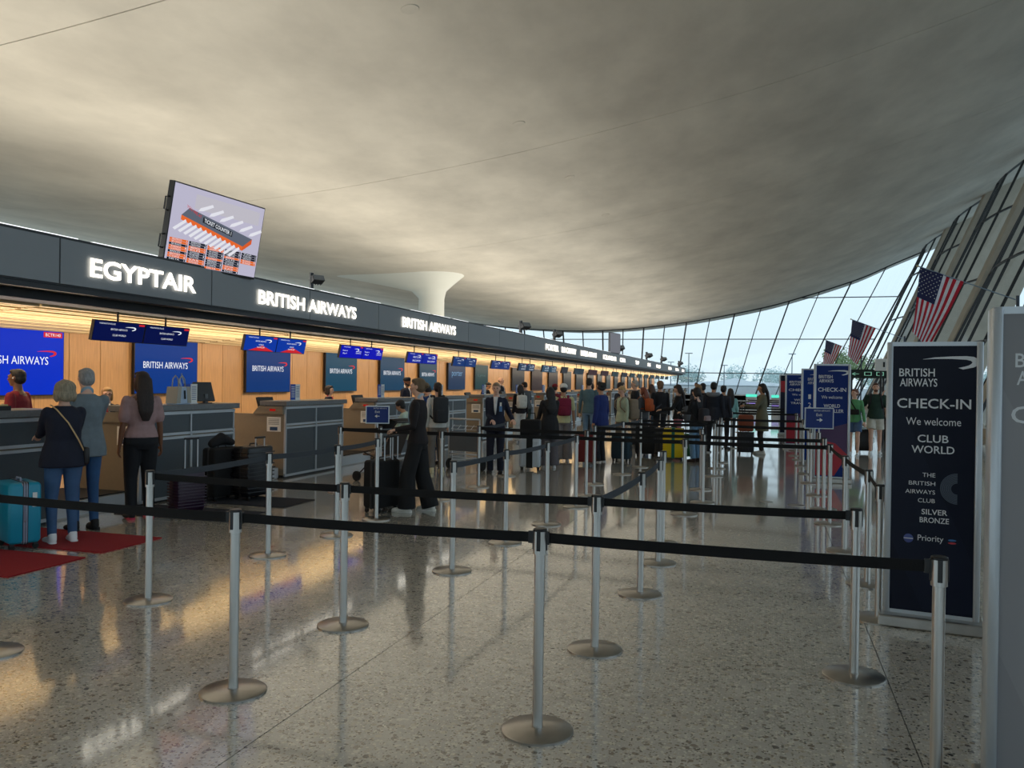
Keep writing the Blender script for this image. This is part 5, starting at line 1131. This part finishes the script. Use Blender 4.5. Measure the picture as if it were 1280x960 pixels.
suitcase(-4.80, 9.95, 78, 'black suitcase held in front of the woman with the bun', (16, 16, 18), .46, .28, .62, 'n', handle=.30, soft=True)
suitcase(-4.95, 10.45, 80, 'second black suitcase just behind the first, beside the woman with the bun', (20, 20, 22), .42, .26, .56, 'h', handle=.34)
suitcase(-4.42, 15.75, 8, 'silver white suitcase with a black strap beside the black coat', (196, 202, 208), .42, .26, .56, 'v')
sc_ = [o for o in bpy.data.objects if o.name.startswith('suitcase') and o.get('label', '').startswith('silver white')][0]
MB().box(-.06, .06, -.145, .145, .05, .635).build('luggage_strap', M_RUB, sc_)
tb = thing('tote_bag', 'black tote bag resting on the silver white suitcase', 'bag', (-4.42, 15.75, .65), R(8)); q = MB(); q.rbox(-.2, .2, -.13, .13, 0, .34, .05); q.build('bag_body', cloth(18, 18, 20), tb, smooth=True); MB().tube([(-.1, 0, .32), (-.08, 0, .46), (.08, 0, .46), (.1, 0, .32)], .01, 6).build('handle', M_RUB, tb)
suitcase(-3.62, 17.2, 5, 'dark red suitcase beside the bright blue rain jacket', (112, 34, 34), .44, .26, .60, 'n', soft=True)
suitcase(-3.05, 18.3, -15, 'dark teal soft suitcase leaning by the blond woman', (28, 54, 66), .42, .26, .52, 'n', soft=True)
suitcase(-2.02, 19.2, 2, 'bright yellow ribbed suitcase with a green strap', (232, 206, 20), .46, .28, .66, 'h')
ys = [o for o in bpy.data.objects if o.get('label', '').startswith('bright yellow')][0]; MB().box(-.035, .035, -.155, .155, .05, .735).build('luggage_strap', paint(20, 110, 84), ys)
suitcase(-2.75, 19.9, 0, 'black suitcase left of the yellow one', (30, 31, 34), .46, .28, .66, 'n', handle=.34, soft=True)
suitcase(-1.72, 19.6, 5, 'green suitcase between the yellow one and the light jeans', (26, 92, 60), .40, .26, .52, 'n')
suitcase(-2.4, 20.6, 0, 'dark grey suitcase behind the black one in the queue', (64, 66, 70), .44, .26, .60, 'v', handle=.34)
suitcase(-.50, 21.5, 5, 'black cabin case standing before the woman in the olive coat', (30, 30, 36), .40, .25, .50, 'v')
tb = thing('travel_bag', 'rust brown bag on top of the black cabin case', 'bag', (-.50, 21.5, .57), R(5)); q = MB(); q.rbox(-.19, .19, -.13, .13, 0, .42, .07); q.build('bag_body', cloth(128, 66, 44), tb, smooth=True); MB().tube([(-.09, 0, .41), (-.07, 0, .50), (.07, 0, .50), (.09, 0, .41)], .01, 6).build('handle', M_RUB, tb)
suitcase(2.42, 23.5, 0, 'black suitcase pulled between the walking couple', (20, 20, 22), .42, .26, .56, 'n', soft=True)
suitcase(1.75, 9.7, 0, 'dark suitcase glimpsed between the two right banners', (30, 34, 40), .40, .26, .58, 'v')

# handbag on the counter
tb = thing('handbag', 'pale blue and grey leather handbag standing on the counter', 'handbag', (-7.98, 9.95, 1.325), R(100))
q = MB(); q.prism([(-.20, 0), (.20, 0), (.16, .25), (-.16, .25)], -.08, .08); q.build('bag_body', mat('blue_leather', lin(172, 192, 216), .4), tb, bevel=.015)
q = MB(); q.prism([(-.203, .02), (-.10, .02), (-.07, .253), (-.163, .253)], -.084, .084); q.prism([(.10, .02), (.203, .02), (.163, .253), (.07, .253)], -.084, .084); q.build('wing_panel', mat('grey_leather', lin(168, 164, 152), .45), tb)
for sy in (-.05, .05): MB().tube([(-.09, sy, .24), (-.07, sy, .36), (0, sy, .41), (.07, sy, .36), (.09, sy, .24)], .008, 8).build('handle', mat('grey_leather', (0, 0, 0)), tb, smooth=True)
MB().tube([(.09, 0, .22), (.12, .05, .34), (.18, .06, .44), (.14, 0, .30)], .009, 8).build('strap', mat('blue_leather', (0, 0, 0)), tb, smooth=True); MB().tube([(.0, -.092, .20), (.01, -.095, .08)], .011, 6).build('tassel', M_DARK, tb)
tb = thing('file_tray', 'dark tray with yellow papers on the leftmost counter', 'tray', (-8.0, 6.9, 1.325), R(0)); MB().box(-.14, .14, -.2, .2, 0, .05).build('tray', M_DARK, tb); MB().box(-.12, .12, -.18, .18, .05, .065).build('papers', paint(216, 190, 130), tb)

# pushchair
t = thing('pushchair', 'brown and black folding pushchair in front of the boy', 'pushchair', (-6.15, 12.9, 0), R(75))
q = MB()
for sx in (-.24, .24):
    q.tube([(sx, .42, .10), (sx, .05, .42), (sx, -.42, 1.02)], .012, 8); q.tube([(sx, -.34, .10), (sx, .05, .42), (sx, .30, .50)], .012, 8); q.tube([(sx, .30, .50), (sx, -.15, .60)], .011, 8)
q.tube([(-.24, -.42, 1.02), (.24, -.42, 1.02)], .016, 8); q.tube([(-.24, .05, .42), (.24, .05, .42)], .01, 8); q.build('frame', M_BLACK, t)
for sx in (-.26, .26):
    for yy, r_ in ((.42, .085), (-.34, .10)):
        M = Matrix.Translation((sx, yy, r_)) @ Matrix.Rotation(R(90), 4, 'Y'); q = MB(); l = MB().lathe([(r_ * .72, -.018), (r_, -.016), (r_, .016), (r_ * .72, .018), (r_ * .7, .0)], seg=20); q.add([M @ Vector(v) for v in l.v], l.f)
        w_ = q.build('wheel', M_RUB, t); q = MB()
        for k in range(6): a = k * math.pi / 3; q.bar((sx, yy, r_), (sx, yy + math.cos(a) * r_ * .75, r_ + math.sin(a) * r_ * .75), .012)
        q.build('spokes', M_DARK, w_)
q = MB(); q.prism([(-.22, 0), (.22, 0), (.22, .03), (-.22, .03)], -.20, .28, Matrix.Translation((0, .05, .44))); q.build('seat', cloth(124, 104, 88), t, bevel=.01)
q = MB(); q.box(-.22, .22, -.02, .02, 0, .52, Matrix.Translation((0, -.12, .46)) @ Matrix.Rotation(R(24), 4, 'X')); q.build('backrest', cloth(60, 50, 44), t, bevel=.01)
q = MB(); n = 8; vs = []
for k in range(n + 1):
    a = R(20 + 100 * k / n); vs += [(-.23, -.24 + .30 * math.cos(a), .80 + .26 * math.sin(a)), (.23, -.24 + .30 * math.cos(a), .80 + .26 * math.sin(a))]
q.add(vs, [(2 * k, 2 * k + 1, 2 * k + 3, 2 * k + 2) for k in range(n)]); o = q.build('canopy', cloth(34, 30, 30), t, smooth=True); sm_ = o.modifiers.new('s', 'SOLIDIFY'); sm_.thickness = .012
q = MB(); q.prism([(-.2, .0), (.2, .0), (.16, .14), (-.16, .14)], -.2, .15, Matrix.Translation((0, .02, .2))); q.build('basket', cloth(58, 62, 80), t)

# baggage trolley
t = thing('baggage_trolley', 'grey steel baggage trolley with a blank panel, left of the uniformed woman', 'trolley', (-5.55, 15.4, 0), R(-12))
q = MB()
for sx in (-.36, .36): q.tube([(sx, -.18, .22), (sx, -.24, .98)], .016, 8); q.tube([(sx * .8, -.2, .18), (sx * .5, .62, .14)], .014, 8)
q.tube([(-.36, -.24, .98), (.36, -.24, .98)], .018, 8); q.tube([(-.36, -.18, .30), (.36, -.18, .30)], .014, 8); q.tube([(-.2, .62, .14), (.2, .62, .14)], .016, 8); q.build('frame', M_ALU, t, smooth=True)
MB().box(-.33, .33, -.235, -.215, .36, .74).build('panel', paint(98, 104, 110, .4), t, bevel=.006)
q = MB()
for i in range(6): q.tube([(-.28 + i * .112, -.2, .24), (-.2 + i * .08, .6, .16)], .007, 6)
q.build('deck_wires', M_ALU, t)
q = MB(); q.tube([(-.3, -.22, .78), (.3, -.22, .78)], .006, 6); q.tube([(-.3, -.12, .84), (.3, -.12, .84)], .006, 6)
for i in range(5): q.tube([(-.3 + i * .15, -.22, .78), (-.3 + i * .15, -.10, .86)], .005, 6)
q.build('top_basket', M_ALU, t)
for x_, y_, r_ in ((-.38, -.14, .10), (.38, -.14, .10), (-.12, .55, .07), (.12, .55, .07)):
    M = Matrix.Translation((x_, y_, r_)) @ Matrix.Rotation(R(90), 4, 'Y'); q = MB(); l = MB().lathe([(.01, -.02), (r_, -.02), (r_, .02), (.01, .02)], seg=18); q.add([M @ Vector(v) for v in l.v], l.f); q.build('wheel', M_RUB, t)

# ------------------------------------------------------------------ outside
gr = struct(MB().box(-260, 260, YF + .5, 520, -.4, -.05).build('ground', mat('tarmac', lin(150, 156, 156), .9, var=.1, vscale=.2)))
gr2 = struct(MB().box(10.6, 260, -60, YF + .5, -.4, -.05).build('ground', MATS['tarmac']))
tag(MB().box(-60, 70, 122, 122.4, -.1, 1.45).build('parapet_wall', mat('pale_parapet', lin(196, 202, 204), .8)), 'long pale parapet wall beyond the far window', 'wall')
t = thing('low_building', 'low white building with a peaked tent roof beyond the far window', 'building', (-7, 200, 0)); MB().box(-16, 16, -6, 6, -.1, 1.6).build('walls', paint(200, 208, 210), t); MB().prism([(-17, 1.6), (17, 1.6), (8, 2.3), (3, 2.6), (0, 3.3), (-3, 2.6), (-8, 2.3)], -7, 7).build('roof', paint(226, 234, 238), t)
for i, (x_, y_, h_) in enumerate(((-10.5, 118, 6.0), (-6.2, 128, 4.6), (-14.8, 135, 5.2), (3.4, 130, 6.4))):
    t = thing('light_pole', ['tall light pole left of the olive coat woman', 'shorter light pole beside the tall one', 'thin light pole above the queue end', 'light pole near the red-banded banner'][i] + ', outside', 'light pole', (x_, y_, -.05)); MB().tube([(0, 0, 0), (0, 0, h_)], [.09, .06], 8).build('pole', paint(110, 124, 132), t); MB().box(-.5, .5, -.12, .12, h_, h_ + .12).build('lamp_arm', paint(110, 124, 132), t)
def tree(x_, y_, h_, wd, cl, label, group=None, seed=0, n=9):
    rnd = random.Random(seed); t = thing('tree', label, 'tree', (x_, y_, -.05), 0, group)
    q = MB(); q.tube([(0, 0, 0), (.1, 0, h_ * .5), (0, 0, h_ * .8)], [.03 * h_, .022 * h_, .008 * h_], 8)
    for k in range(5): a = rnd.uniform(0, 6.28); q.tube([(0, 0, h_ * .4), (math.cos(a) * wd * .3, math.sin(a) * wd * .3, h_ * (.6 + .05 * k))], [.012 * h_, .005 * h_], 6)
    q.build('trunk', paint(108, 104, 92, .9), t)
    lf_ = MB()
    for c in range(n):
        a = rnd.uniform(0, 6.28); r_ = wd * .5 * rnd.uniform(.1, .75); cz = h_ * rnd.uniform(.5, .86); cr = wd * rnd.uniform(.16, .26)
        for k in range(150):
            v = Vector((rnd.gauss(0, 1), rnd.gauss(0, 1), rnd.gauss(0, .7))).normalized() * cr * rnd.uniform(.6, 1.05); p = Vector((math.cos(a) * r_, math.sin(a) * r_, cz)) + v
            u = Vector((rnd.gauss(0, 1), rnd.gauss(0, 1), rnd.gauss(0, 1))).normalized() * wd * .022; w2 = u.orthogonal().normalized() * wd * .016
            lf_.add([p - u, p + w2, p + u, p - w2], [(0, 1, 2, 3)])
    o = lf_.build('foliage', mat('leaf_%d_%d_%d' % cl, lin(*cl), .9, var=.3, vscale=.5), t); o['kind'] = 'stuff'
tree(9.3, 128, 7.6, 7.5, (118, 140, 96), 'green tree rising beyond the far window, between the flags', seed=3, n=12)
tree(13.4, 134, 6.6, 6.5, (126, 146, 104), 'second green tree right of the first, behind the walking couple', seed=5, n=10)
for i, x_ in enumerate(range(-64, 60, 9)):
    tree(x_ + 3 * math.sin(i * 2.1), 262 + 9 * math.sin(i * 1.7), 4.8 + 1.6 * abs(math.sin(i * 1.3)), 12, (174, 198, 196), 'pale hazy tree on the horizon beyond the far window', 'hazy trees on the horizon', seed=20 + i, n=6)  # leaf colour paled to imitate distance haze
